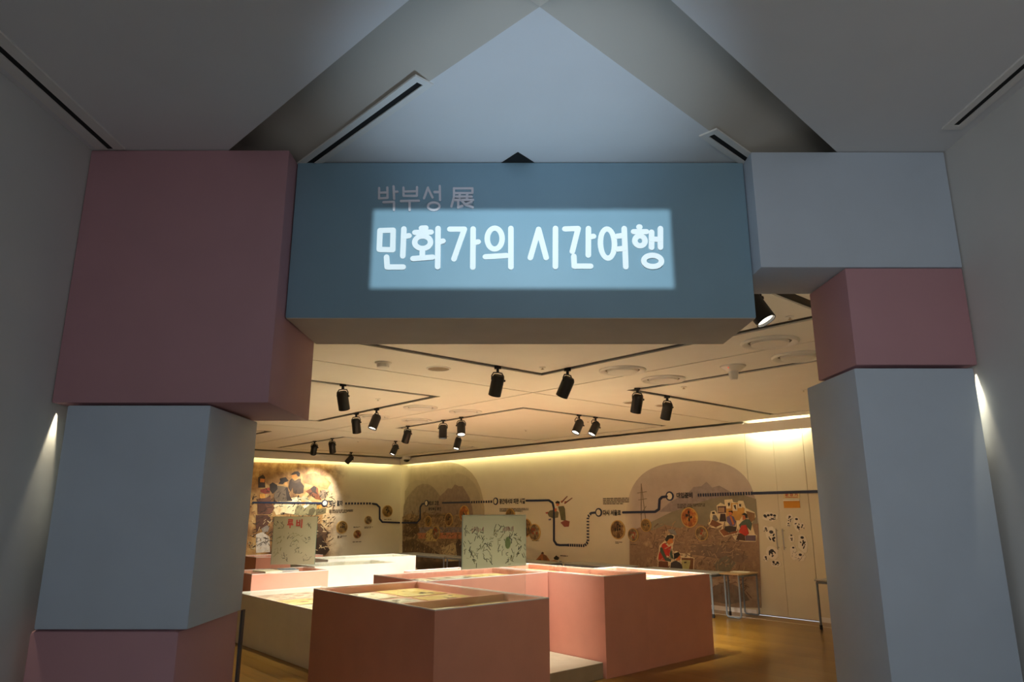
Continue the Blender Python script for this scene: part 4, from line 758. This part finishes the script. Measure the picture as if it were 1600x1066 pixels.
# ------------------------------------------------------------ display cases and their sheets
PAPER = [wash('sheet_print_%d' % i, c, 7.0) for i, c in enumerate([[(120, 100, 70), (206, 190, 150), (236, 226, 196), (240, 232, 206)], [(96, 84, 70), (190, 178, 150), (232, 224, 200)], [(170, 120, 50), (220, 190, 110), (238, 226, 180)], [(60, 54, 48), (176, 164, 140), (226, 216, 190), (240, 232, 210)]])]
def case(x0, x1, y0, y1, h, m, label, name='display_case', dep=0.055, divide=None):
    t = empty(name, fr((x0 + x1) / 2, (y0 + y1) / 2), RA); tag(t, label, 'display case', 'boxed display cases of the exhibition')
    X, Y = (x1 - x0) / 2, (y1 - y0) / 2; wt = 0.03
    b = B()
    b.box(-X, X, -Y, -Y + wt, 0, h); b.box(-X, X, Y - wt, Y, 0, h); b.box(-X, -X + wt, -Y + wt, Y - wt, 0, h); b.box(X - wt, X, -Y + wt, Y - wt, 0, h)
    b.box(-X + wt, X - wt, -Y + wt, Y - wt, h - dep - 0.03, h - dep)
    b.obj('body', m, t)
    if divide is not None:
        ax, pos = divide
        if ax == 'y': B().box(-X + wt, X - wt, pos - 0.02, pos + 0.02, h - dep, h - 0.004).obj('divider', m, t)
        else: B().box(pos - 0.02, pos + 0.02, -Y + wt, Y - wt, h - dep, h - 0.004).obj('divider', m, t)
    B().box(-X + 0.009, X - 0.009, -Y + 0.009, Y - 0.009, h + 0.0005, h + 0.0085).obj('glass_top', M_glass, t)
    e = B(); z0, z1, k = h + 0.0003, h + 0.0088, 0.008
    e.box(-X, X, -Y, -Y + k, z0, z1); e.box(-X, X, Y - k, Y, z0, z1); e.box(-X, -X + k, -Y + k, Y - k, z0, z1); e.box(X - k, X, -Y + k, Y - k, z0, z1)
    e.obj('glass_edge_highlight', mat('edge_highlight_pale', (0.86, 0.80, 0.78), 0.15, 0.02, 8), t)  # pale strip along the glass rim, its bright highlight put into the colour
    return t
def sheets(x0, x1, y0, y1, h, nx, ny, label, group, seed, dep=0.055, skip=()):
    rr = random.Random(seed)
    cw, ch = (x1 - x0 - 0.1) / nx, (y1 - y0 - 0.1) / ny
    for i in range(nx):
        for j in range(ny):
            if (i, j) in skip: continue
            w, d = cw * rr.uniform(0.78, 0.92), ch * rr.uniform(0.78, 0.92)
            o = B().box(-w / 2, w / 2, -d / 2, d / 2, 0, 0.004).obj('drawing_sheet', PAPER[rr.randrange(4)], None, fr(x0 + 0.05 + cw * (i + 0.5), y0 + 0.05 + ch * (j + 0.5), h - dep + 0.0005), RA + math.radians(rr.uniform(-1.5, 1.5)))
            tag(o, label, 'drawing', group)
            b = B()
            for k in range(6):
                px, py = rr.uniform(-0.36, 0.36) * w, rr.uniform(-0.36, 0.36) * d
                b.prism(oval(px, py, rr.uniform(0.02, 0.09) * w, rr.uniform(0.03, 0.1) * d, 9), lambda hh, vv, dd: (hh, vv, dd), 0.003, 0.0045 + 0.0001 * k)
            q = b.obj('ink_drawing', ink([(70, 60, 50), (120, 96, 60), (90, 84, 76)][rr.randrange(3)]), o); q['kind'] = 'stuff'
A_ = (11.14, 12.95, -7.9, -6.83, 0.95)
case(*A_, M_cpink, 'long pink display case carrying the wide frosted panel', divide=('x', 0.38))
sheets(11.14, 12.40, -7.9, -6.83, 0.95, 2, 2, 'yellowed drawing sheet under glass in the long compartment of the case with the frosted panel', 'sheets in the long compartment', 1)
sheets(12.44, 12.95, -7.9, -6.83, 0.95, 1, 2, 'drawing sheet in the short compartment under the wide frosted panel', 'sheets in the short compartment', 2)
case(10.18, 12.05, -5.18, -4.5, 0.955, M_cpink, 'pink display case beside the low step, its side brightly lit')
sheets(10.18, 12.05, -5.18, -4.5, 0.955, 3, 1, 'drawing sheet under glass in the brightly lit pink case', 'sheets in the brightly lit case', 3)
case(10.6, 12.04, -4.49, -3.3, 0.88, M_cpink, 'slightly lower pink display case joined behind the brightly lit one')
sheets(10.6, 12.04, -4.49, -3.3, 0.88, 2, 2, 'drawing sheet under glass in the slightly lower pink case', 'sheets in the slightly lower case', 4)
case(10.3, 11.25, -6.82, -5.2, 0.95, M_cpink, 'pink display case filling the gap between two other pink cases')
sheets(10.3, 11.25, -6.82, -5.2, 0.95, 1, 3, 'drawing sheet under glass in the pink case filling the gap', 'sheets in the gap case', 5)
case(7.5, 10.25, -7.2, -6.0, 0.58, M_cwhite, 'low white display case, knee high, beside the wooden floor')
sheets(7.5, 10.25, -7.2, -6.0, 0.58, 4, 1, 'pale sheet under glass in the low white case', 'sheets in the low white case', 6, 0.05)
case(6.7, 7.49, -7.0, -5.9, 0.79, M_cpink, 'small pink display case carrying the narrow frosted panel', dep=0.06)
case(6.0, 6.85, -5.8, -4.35, 0.79, M_cwhite, 'white display case next to the pink one with the narrow frosted panel', dep=0.06)
sheets(6.0, 6.85, -5.8, -4.35, 0.79, 1, 4, 'sheet under glass in the white case next to the narrow frosted panel', 'sheets in the middle white case', 7, 0.06)
case(4.7, 5.5, -4.9, -3.1, 0.79, M_cwhite, 'white display case closest to the wall corner', dep=0.06)
sheets(4.7, 5.5, -4.9, -3.1, 0.79, 1, 4, 'sheet under glass in the white case closest to the wall corner', 'sheets in the corner white case', 8, 0.06)
case(3.3, 4.1, -5.6, -4.3, 0.79, M_cpink, 'pink display case in front of the campfire mural', dep=0.06)
case(7.9, 8.7, -4.9, -3.9, 0.75, M_cpink, 'pink display case almost hidden behind the white ones', dep=0.06)
o = B().box(-0.385, 0.365, -0.815, 0.815, 0, 0.15).bevel(0.004, 1).obj('low_step', mat('step_board', (0.38, 0.32, 0.23), 0.6, 0.08, 6), None, fr(11.655, -6.01), RA)
tag(o, 'low beige step between two pink display cases', 'step')
# books lying on the small pink case
for k, (x, y, w, d, a, c, lb) in enumerate([(7.32, -6.72, 0.34, 0.26, 8, (186, 180, 150), 'flat pale book on the small pink case'), (7.30, -6.42, 0.30, 0.24, -12, (92, 104, 110), 'dark covered book on the small pink case')]):
    t = empty('book', fr(x, y, 0.7995), RA + math.radians(a)); tag(t, lb + ' beside the narrow frosted panel', 'book')
    B().box(-w / 2, w / 2, -d / 2, d / 2, 0, 0.004).box(-w / 2, w / 2, -d / 2, d / 2, 0.020, 0.024).obj('cover', ink(c), t)
    B().box(-w / 2 + 0.004, w / 2 - 0.004, -d / 2 + 0.004, d / 2 - 0.004, 0.004, 0.020).obj('pages', M_card, t)

# frosted panels
def frosted(name, thick_tint):
    m = bpy.data.materials.new(name); m.use_nodes = True
    nt = m.node_tree; nt.nodes.clear()
    o = nt.nodes.new('ShaderNodeOutputMaterial'); d = nt.nodes.new('ShaderNodeBsdfDiffuse'); tl = nt.nodes.new('ShaderNodeBsdfTranslucent'); tr = nt.nodes.new('ShaderNodeBsdfTransparent')
    n = nt.nodes.new('ShaderNodeTexNoise'); n.inputs['Scale'].default_value = 3.0
    r = nt.nodes.new('ShaderNodeValToRGB'); r.color_ramp.elements[0].color = (*[v * 0.94 for v in thick_tint], 1); r.color_ramp.elements[1].color = (*thick_tint, 1)
    nt.links.new(n.outputs['Fac'], r.inputs[0])
    for s in (d, tl): nt.links.new(r.outputs[0], s.inputs[0])
    a = nt.nodes.new('ShaderNodeMixShader'); a.inputs[0].default_value = 0.5
    c = nt.nodes.new('ShaderNodeMixShader'); c.inputs[0].default_value = 0.22
    nt.links.new(d.outputs[0], a.inputs[1]); nt.links.new(tl.outputs[0], a.inputs[2]); nt.links.new(a.outputs[0], c.inputs[1]); nt.links.new(tr.outputs[0], c.inputs[2]); nt.links.new(c.outputs[0], o.inputs[0])
    return m
M_frost = frosted('frosted_film', (0.60, 0.575, 0.41))
M_gedge = mat('green_glass_edge', (0.10, 0.22, 0.17), 0.2, 0.1, 8)
def panel_stand(loc, rz, w, z0, zc, z1, label, seed, red, narrow):
    t = empty('frosted_panel', loc, rz); tag(t, label, 'panel')
    B().box(-w / 2, w / 2, -0.002, 0.004, z0, z1).obj('glass_sheet', M_glass, t)
    B().box(-w / 2, w / 2, -0.005, -0.0025, zc, z1).obj('frosted_film', M_frost, t)
    B().box(-w / 2 - 0.004, -w / 2, -0.005, 0.004, zc, z1).box(w / 2, w / 2 + 0.004, -0.005, 0.004, zc, z1).box(-w / 2, w / 2, -0.005, 0.004, z1, z1 + 0.003).obj('polished_edge', M_gedge if narrow else mat('bright_glass_edge', (0.55, 0.68, 0.60), 0.2, 0.05, 8), t)
    toP = lambda h, v, d: (h, -0.005 - d, v)
    rr = random.Random(seed); H = z1 - zc
    spots = ([(-.36, .80), (.33, .82), (-.33, .52), (.30, .50), (.02, .40), (-.36, .28), (-.18, .14), (.32, .14), (.06, .58), (-.1, .6), (.12, .3)] if narrow else
             [(-.40, .72), (-.26, .60), (-.14, .48), (-.41, .44), (-.12, .40), (-.38, .22), (-.32, .2), (.07, .76), (.02, .58), (.2, .56), (.3, .56), (.4, .5), (-.1, .2), (.22, .18), (.3, .15), (.42, .3), (.1, .38), (-.25, .36)])
    for k, (fx, fz) in enumerate(spots):
        b = B(); cx, cz = fx * w, zc + fz * H; s = 0.055 if narrow else 0.042
        for j in range(9):
            p = (cx + rr.uniform(-s, s), cz + rr.uniform(-s, s) * 0.9); q = (p[0] + rr.uniform(-s, s) * 0.7, p[1] + rr.uniform(-s, s) * 0.8)
            capsule(b, p, q, rr.uniform(0.001, 0.0045 if narrow else 0.0026), toP, 0.0, 0.001 + 0.0001 * j, 3)
        b.obj('printed_sketch', ink([(64, 64, 54), (92, 90, 74), (120, 118, 78)][k % 3]), t)
    if red:
        mm = ink((176, 70, 60))
        for bd, hx, wd in (('루', -0.10, 0.09), ('비', 0.03, 0.09)):
            o = heading(t, 'R', bd, hx * w * 1.6 - 0.02, zc + 0.76 * H, wd * w * 1.6, 0.19 * H, mm, 0.0075, 'lettering')
    else:
        mm = ink((176, 128, 116))
        for x0 in (-0.36, 0.12):
            b = B()
            for j in range(8):
                px = x0 * w + j * 0.0145; capsule(b, (px, zc + (0.70 + rr.uniform(-.02, .02)) * H), (px + rr.uniform(-.006, .012), zc + (0.76 + rr.uniform(-.02, .02)) * H), 0.003, toP, 0, 0.0012 + 0.0001 * j, 3)
            b.obj('printed_lettering', mm, t)
        B().prism(oval(0.2 * w, zc + 0.46 * H, 0.028, 0.045, 14), toP, 0, 0.0008).obj('printed_leaf', ink((150, 170, 110)), t)
# wide one stands on the right edge of the pink case A, seen from outside it; narrow one on the small pink case
panel_stand(fr(12.90, -7.335, 0), RA + math.radians(90), 0.61, 0.9605, 1.20, 1.575, 'wide frosted glass panel with faint pencil sketches standing on the long pink case', 21, False, False)
panel_stand(fr(7.0, -6.22, 0), math.radians(4), 0.62, 0.7995, 0.86, 1.53, 'narrow frosted glass panel with dog sketches and red letters on the small pink case', 22, True, True)

# ------------------------------------------------------------ desks along the long wall
def desk(x0, x1, y0, y1, h, label, wood=False):
    t = empty('steel_desk', fr((x0 + x1) / 2, (y0 + y1) / 2), RA); tag(t, label, 'desk', 'grey steel desks along the long wall')
    X, Y = (x1 - x0) / 2, (y1 - y0) / 2
    B().box(-X, X, -Y, Y, h - 0.022, h).bevel(0.004, 1).obj('desk_top', mat('desk_laminate', (0.30, 0.29, 0.26), 0.4, 0.1, 6), t)
    b = B(); e = 0.025
    b.tube([(-X + e, -Y + e, h - 0.04), (X - e, -Y + e, h - 0.04)], 0.015); b.tube([(-X + e, Y - e, h - 0.04), (X - e, Y - e, h - 0.04)], 0.015)
    b.tube([(-X + e, -Y + e, h - 0.04), (-X + e, Y - e, h - 0.04)], 0.015); b.tube([(X - e, -Y + e, h - 0.04), (X - e, Y - e, h - 0.04)], 0.015)
    b.obj('desk_frame', M_steel, t, smooth=True)
    for sx in (-1, 1):
        for sy in (-1, 1):
            l = B().tube([(sx * (X - e), sy * (Y - e), 0.05), (sx * (X - e), sy * (Y - e), h - 0.04)], 0.016).obj('leg', M_steel, t, smooth=True)
            B().lathe([(0.021, 0.0), (0.021, 0.06)], 10, Matrix.Translation((sx * (X - e), sy * (Y - e), 0))).obj('foot_cap', M_black, l)
desk(8.95, 10.46, -0.88, -0.36, 0.655, 'grey steel desk in front of the teacher cutout')
desk(7.2, 8.6, -0.88, -0.36, 0.655, 'grey steel desk between the swimming cutout and the hillside mural')
desk(5.2, 6.7, -0.88, -0.36, 0.62, 'grey steel desk under the swimming cutout')
desk(3.5, 5.0, -0.95, -0.45, 0.60, 'grey steel desk behind the wide frosted panel')
desk(1.45, 3.42, -0.95, -0.45, 0.60, 'dark grey steel desk in front of the valley mural')
desk(12.02, 13.4, -0.69, -0.15, 0.665, 'grey steel desk past the double door')
t = empty('side_table', fr(10.62, -0.40), RA); tag(t, 'small wooden topped table on two looped steel legs by the door', 'table')
B().box(-0.15, 0.2, -0.28, 0.30, 0.64, 0.662).bevel(0.004, 1).obj('table_top', M_wood, t)
for sy in (-0.25, 0.27):
    hw = 0.125; px = 0.05
    pts = [(px - hw, sy, 0.635), (px - hw, sy, 0.05)] + [(px - hw + 0.04 - 0.04 * math.cos(q), sy, 0.055 - 0.04 * math.sin(q)) for q in (0.5, 1.0, 1.57)] + \
          [(px + hw - 0.04 + 0.04 * math.sin(q), sy, 0.055 - 0.04 * math.cos(q)) for q in (0.0, 0.5, 1.0)] + [(px + hw, sy, 0.06), (px + hw, sy, 0.635)]
    B().tube(pts, 0.014).obj('looped_leg', M_steel, t, smooth=True)
B().tube([(-0.12, -0.25, 0.62), (-0.12, 0.27, 0.62)], 0.014).tube([(0.17, -0.25, 0.62), (0.17, 0.27, 0.62)], 0.014).obj('table_frame', M_steel, t, smooth=True)
tag(B().box(-0.13, 0.13, -0.09, 0.09, 0, 0.012).obj('leaflet', M_card, None, fr(10.65, -0.36, 0.6625), RA + 0.25), 'white leaflet lying on the small wooden topped table', 'leaflet')
tag(B().lathe([(0.09, 0.0), (0.09, 0.003), (0.075, 0.005), (0.0, 0.005)], 24).obj('floor_cap', mat('brass_cap', (0.18, 0.15, 0.07), 0.35, 0.1, 10, metallic=0.6), None, fr(13.27, -1.95, 0)), 'round brass floor socket cap in the wooden floor', 'floor cap')

# ------------------------------------------------------------ ceiling fittings
def rfr(x, y): return fr(x, y, ZC)
def vent(x, y, r, label):
    t = empty('round_vent', rfr(x, y)); tag(t, label, 'vent', 'round air vents in the room ceiling')
    B().lathe([(r, 0.0), (r, -0.01), (r * 0.94, -0.022), (r * 0.80, -0.016), (r * 0.74, 0.0)], 36, cap=False).obj('ring', M_white, t, smooth=True)
    B().lathe([(r * 0.66, -0.004), (r * 0.64, -0.026), (r * 0.5, -0.03), (r * 0.3, -0.02), (0.0, -0.016)], 36, cap=False).obj('dish', M_white, t, smooth=True)
    B().lathe([(r * 0.76, -0.001), (0.0, -0.001)], 36, cap=False).obj('shadow_gap', mat('vent_throat', (0.25, 0.23, 0.19), 0.8, 0.05, 8), t)
for x, y, lb in [(8.62, -5.18, 'round ceiling vent across the joint from the spotlight turned to the entrance'), (8.70, -4.42, 'round ceiling vent right above the spotlight turned to the entrance'),
                 (7.38, -4.42, 'round ceiling vent beside the straight hanging spotlight track'), (7.3, -5.18, 'round ceiling vent beside the two spotlights of the inner track corner'),
                 (12.33, -5.10, 'round ceiling vent beside the large spotlight right of the track corner'), (12.30, -4.35, 'round ceiling vent behind the tip of the track square with two dark spotlights'),
                 (14.02, -5.10, 'round ceiling vent across the joint from the funnel shaped sensor'), (13.9, -4.35, 'round ceiling vent beside the funnel shaped sensor, cut by the pale column')]:
    vent(x, y, 0.25, lb)
def grille(x, y, r, label):
    t = empty('ceiling_speaker', rfr(x, y)); tag(t, label, 'speaker', 'flat round ceiling speakers')
    B().lathe([(r, 0.0), (r, -0.006), (r * 0.88, -0.008), (r * 0.86, -0.002)], 28, cap=False).obj('rim', M_white, t, smooth=True)
    B().lathe([(r * 0.87, -0.003), (0.0, -0.005)], 28, cap=False).obj('grille', mat('speaker_mesh', (0.32, 0.25, 0.17), 0.7, 0.2, 90), t)
for x, y, lb in [(11.1, -6.62, 'flat round speaker grille in the ceiling near the smoke detector'), (10.95, -3.25, 'flat round speaker grille in the ceiling past the panel joint'), (11.06, -2.68, 'flat round speaker grille in the ceiling closest to the long wall'), (5.6, -2.6, 'flat round speaker grille in the ceiling towards the wall corner')]:
    grille(x, y, 0.13, lb)
t = empty('smoke_detector', rfr(10.98, -7.22)); tag(t, 'cream smoke detector on the room ceiling', 'smoke detector')
B().lathe([(0.085, 0), (0.085, -0.012), (0.07, -0.02), (0.066, -0.02)], 24).obj('base', M_white, t, smooth=True)
B().lathe([(0.062, -0.015), (0.062, -0.05), (0.045, -0.06), (0.0, -0.062)], 24, cap=False).obj('sensor_head', M_white, t, smooth=True)
t = empty('ceiling_sensor', rfr(13.22, -4.40)); tag(t, 'funnel shaped cream ceiling sensor with a red light', 'sensor')
B().lathe([(0.13, 0), (0.128, -0.012), (0.085, -0.04), (0.055, -0.06), (0.05, -0.06)], 28).obj('flared_base', M_white, t, smooth=True)
B().lathe([(0.052, -0.055), (0.042, -0.13), (0.034, -0.145), (0.0, -0.147)], 20, cap=False).obj('stem', M_white, t, smooth=True)
B().lathe([(0.008, -0.004), (0.0, -0.012)], 8, Matrix.Translation((-0.07, -0.07, -0.025)), cap=False).obj('indicator', emit('red_indicator', (1, 0.05, 0.02), 2.0), t)
t = empty('dome_camera', fr(0.7, -0.30, ZC)); tag(t, 'small dome security camera in the wall corner at the ceiling edge', 'camera')
B().lathe([(0.12, 0), (0.12, -0.07), (0.1, -0.09), (0.09, -0.09)], 24).obj('housing', M_white, t, smooth=True)
B().lathe([(0.085, -0.088), (0.075, -0.125), (0.045, -0.15), (0.0, -0.158)], 24, cap=False).obj('dome', mat('smoked_dome', (0.02, 0.02, 0.02), 0.1, 0.1, 8), t, smooth=True)
for x, y in [(11.88, -5.85), (14.55, -5.75), (13.0, -2.45), (8.9, -6.05), (9.15, -2.2), (12.15, -3.75), (7.5, -2.1), (3.6, -3.4)]:
    t = empty('sprinkler', rfr(x, y)); tag(t, 'small sprinkler head in a ceiling panel inside the track squares', 'sprinkler', 'ceiling sprinklers')
    B().lathe([(0.035, 0), (0.033, -0.005), (0.012, -0.008), (0.01, -0.008)], 14).obj('escutcheon', M_white, t, smooth=True)
    B().lathe([(0.008, -0.006), (0.008, -0.022), (0.017, -0.024), (0.0, -0.026)], 12, cap=False).obj('deflector', M_chrome, t, smooth=True)

# ------------------------------------------------------------ track spotlights
M_lens = emit('spot_lens_lit', (1.0, 0.90, 0.72), 9.0)
M_reflect = mat('spot_reflector', (0.5, 0.47, 0.4), 0.3, 0.05, 10, metallic=0.8)
def spotlight(x, y, right, toward, power, label, z=ZC + 0.03, size=1.0, drop=0.0, cone=88):
    """right / toward: lean of the can in degrees, in the world x and -y directions."""
    t = empty('track_spotlight', fr(x, y, z)); tag(t, label, 'spotlight', 'black track spotlights')
    t.scale = (size,) * 3
    r_, t_ = math.radians(right), math.radians(toward)
    ax = Vector((math.sin(r_), -math.sin(t_), -math.cos(r_) * math.cos(t_))).normalized()
    B().box(-0.035, 0.035, -0.02, 0.02, -0.05, 0.0).box(-0.014, 0.014, -0.014, 0.014, -0.085 - drop, -0.05).obj('track_adapter', M_black, t)
    zt = -0.085 - drop
    # yoke: flat U bracket square to the lean
    side = ax.cross(Vector((0, 0, 1)))
    side = side.normalized() if side.length > 1e-3 else Vector((1, 0, 0))
    if abs(side.x) < 0.6: side = (Vector((1, 0, 0)) - ax * ax.x).normalized()
    piv = Vector((0, 0, zt - 0.085))
    R = 0.069
    yk = [piv + side * R, piv + side * R + Vector((0, 0, 0.045)), piv + side * R * 0.7 + Vector((0, 0, 0.078)), Vector((0, 0, zt - 0.002)), piv - side * R * 0.7 + Vector((0, 0, 0.078)), piv - side * R + Vector((0, 0, 0.045)), piv - side * R]
    B().tube(yk, 0.007, 6).obj('yoke', M_black, t)
    M = Matrix.Translation(piv) @ ax.to_track_quat('-Z', 'Y').to_matrix().to_4x4()
    can = B().lathe([(0.0, 0.055), (0.05, 0.055), (0.062, 0.035), (0.066, 0.02), (0.066, -0.165), (0.060, -0.165), (0.057, -0.14)], 26, M, cap=False).obj('can', M_black, t, smooth=True)
    lit = power > 0
    B().lathe([(0.0575, -0.145), (0.0, -0.138)], 26, M, cap=False).obj('lens', M_lens if lit else M_reflect, t)
    B().lathe([(0.012, -0.012), (0.012, 0.012)], 10, Matrix.Translation(piv + side * (R + 0.004)) @ side.to_track_quat('Z', 'Y').to_matrix().to_4x4()).obj('knob', M_black, t)
    if lit:
        l = bpy.data.lights.new('spot_beam', 'SPOT'); l.energy = power; l.color = WARM; l.spot_size = math.radians(cone); l.spot_blend = 0.7 if cone > 60 else 1.0; l.shadow_soft_size = 0.045
        lo = bpy.data.objects.new('spot_beam', l); COL.objects.link(lo); lo.parent = t
        lo.matrix_local = M @ Matrix.Translation((0, 0, -0.17))
S = SPOT_W
for x, y, rt, tw, pw, lb in [
    (9.57, -6.92, 5, -26, S * 0.45, 'black track spotlight hanging alone on the track edge next to the smoke detector'),
    (7.45, -5.57, 3, -24, S * 0.25, 'black track spotlight left of a lit one under the square corner'),
    (8.05, -5.57, -16, 13, S * 0.3, 'lit black track spotlight with white lens next to a dark one, by two round vents'),
    (3.0, -4.1, -16, -38, S * 0.17, 'black track spotlight pointing at the campfire mural'),
    (3.8, -4.1, 3, -27, S * 0.35, 'upright black track spotlight nearest the campfire mural'),
    (0.92, -2.1, -42, -8, S * 0.35, 'small black spotlight turned sharply sideways at the end wall'),
    (6.62, -4.1, -18, -24, S * 0.18, 'tilted black track spotlight at the square corner above a lit one'),
    (4.14, -2.8, -20, 13, S, 'lit black spotlight hanging lower in front of the wall corner'),
    (7.68, -4.1, 0, 3, S * 0.5, 'straight hanging black track spotlight between two lit ones'),
    (8.17, -4.1, 3, 21, S * 0.45, 'lit black track spotlight turned to the entrance, above another lit one'),
    (6.16, -2.65, -12, 13, S, 'lit black spotlight below the one turned to the entrance'),
    (11.57, -6.2, -12, -24, S * 0.12, 'large black track spotlight left of the square track corner'),
    (11.97, -5.57, -22, -24, S * 0.6, 'large black track spotlight right of the square track corner'),
    (9.57, -2.86, -24, 15, S, 'lit black track spotlight, first of a tilted pair'),
    (9.57, -2.48, -27, 12, S, 'lit black track spotlight, second of a tilted pair'),
    (11.72, -4.1, -7, -24, S, 'black track spotlight under the tip of the track square near the funnel sensor'),
    (11.57, -3.3, -9, -24, S, 'black track spotlight between the track tip and the long wall'),
    (14.80, -6.75, 24, 16, S * 0.3, 'lit black spotlight seen in the gap between blue beam and pale block'),
    (9.57, -7.62, 35, 34, S * 1.6, 'added unseen black track spotlight behind the largest pink block, aimed at the long pink case'),  # extra spotlight out of view, added to light the long case
]: spotlight(x, y, rt, tw, pw, lb, cone=46 if 'aimed at the long pink case' in lb else 88)
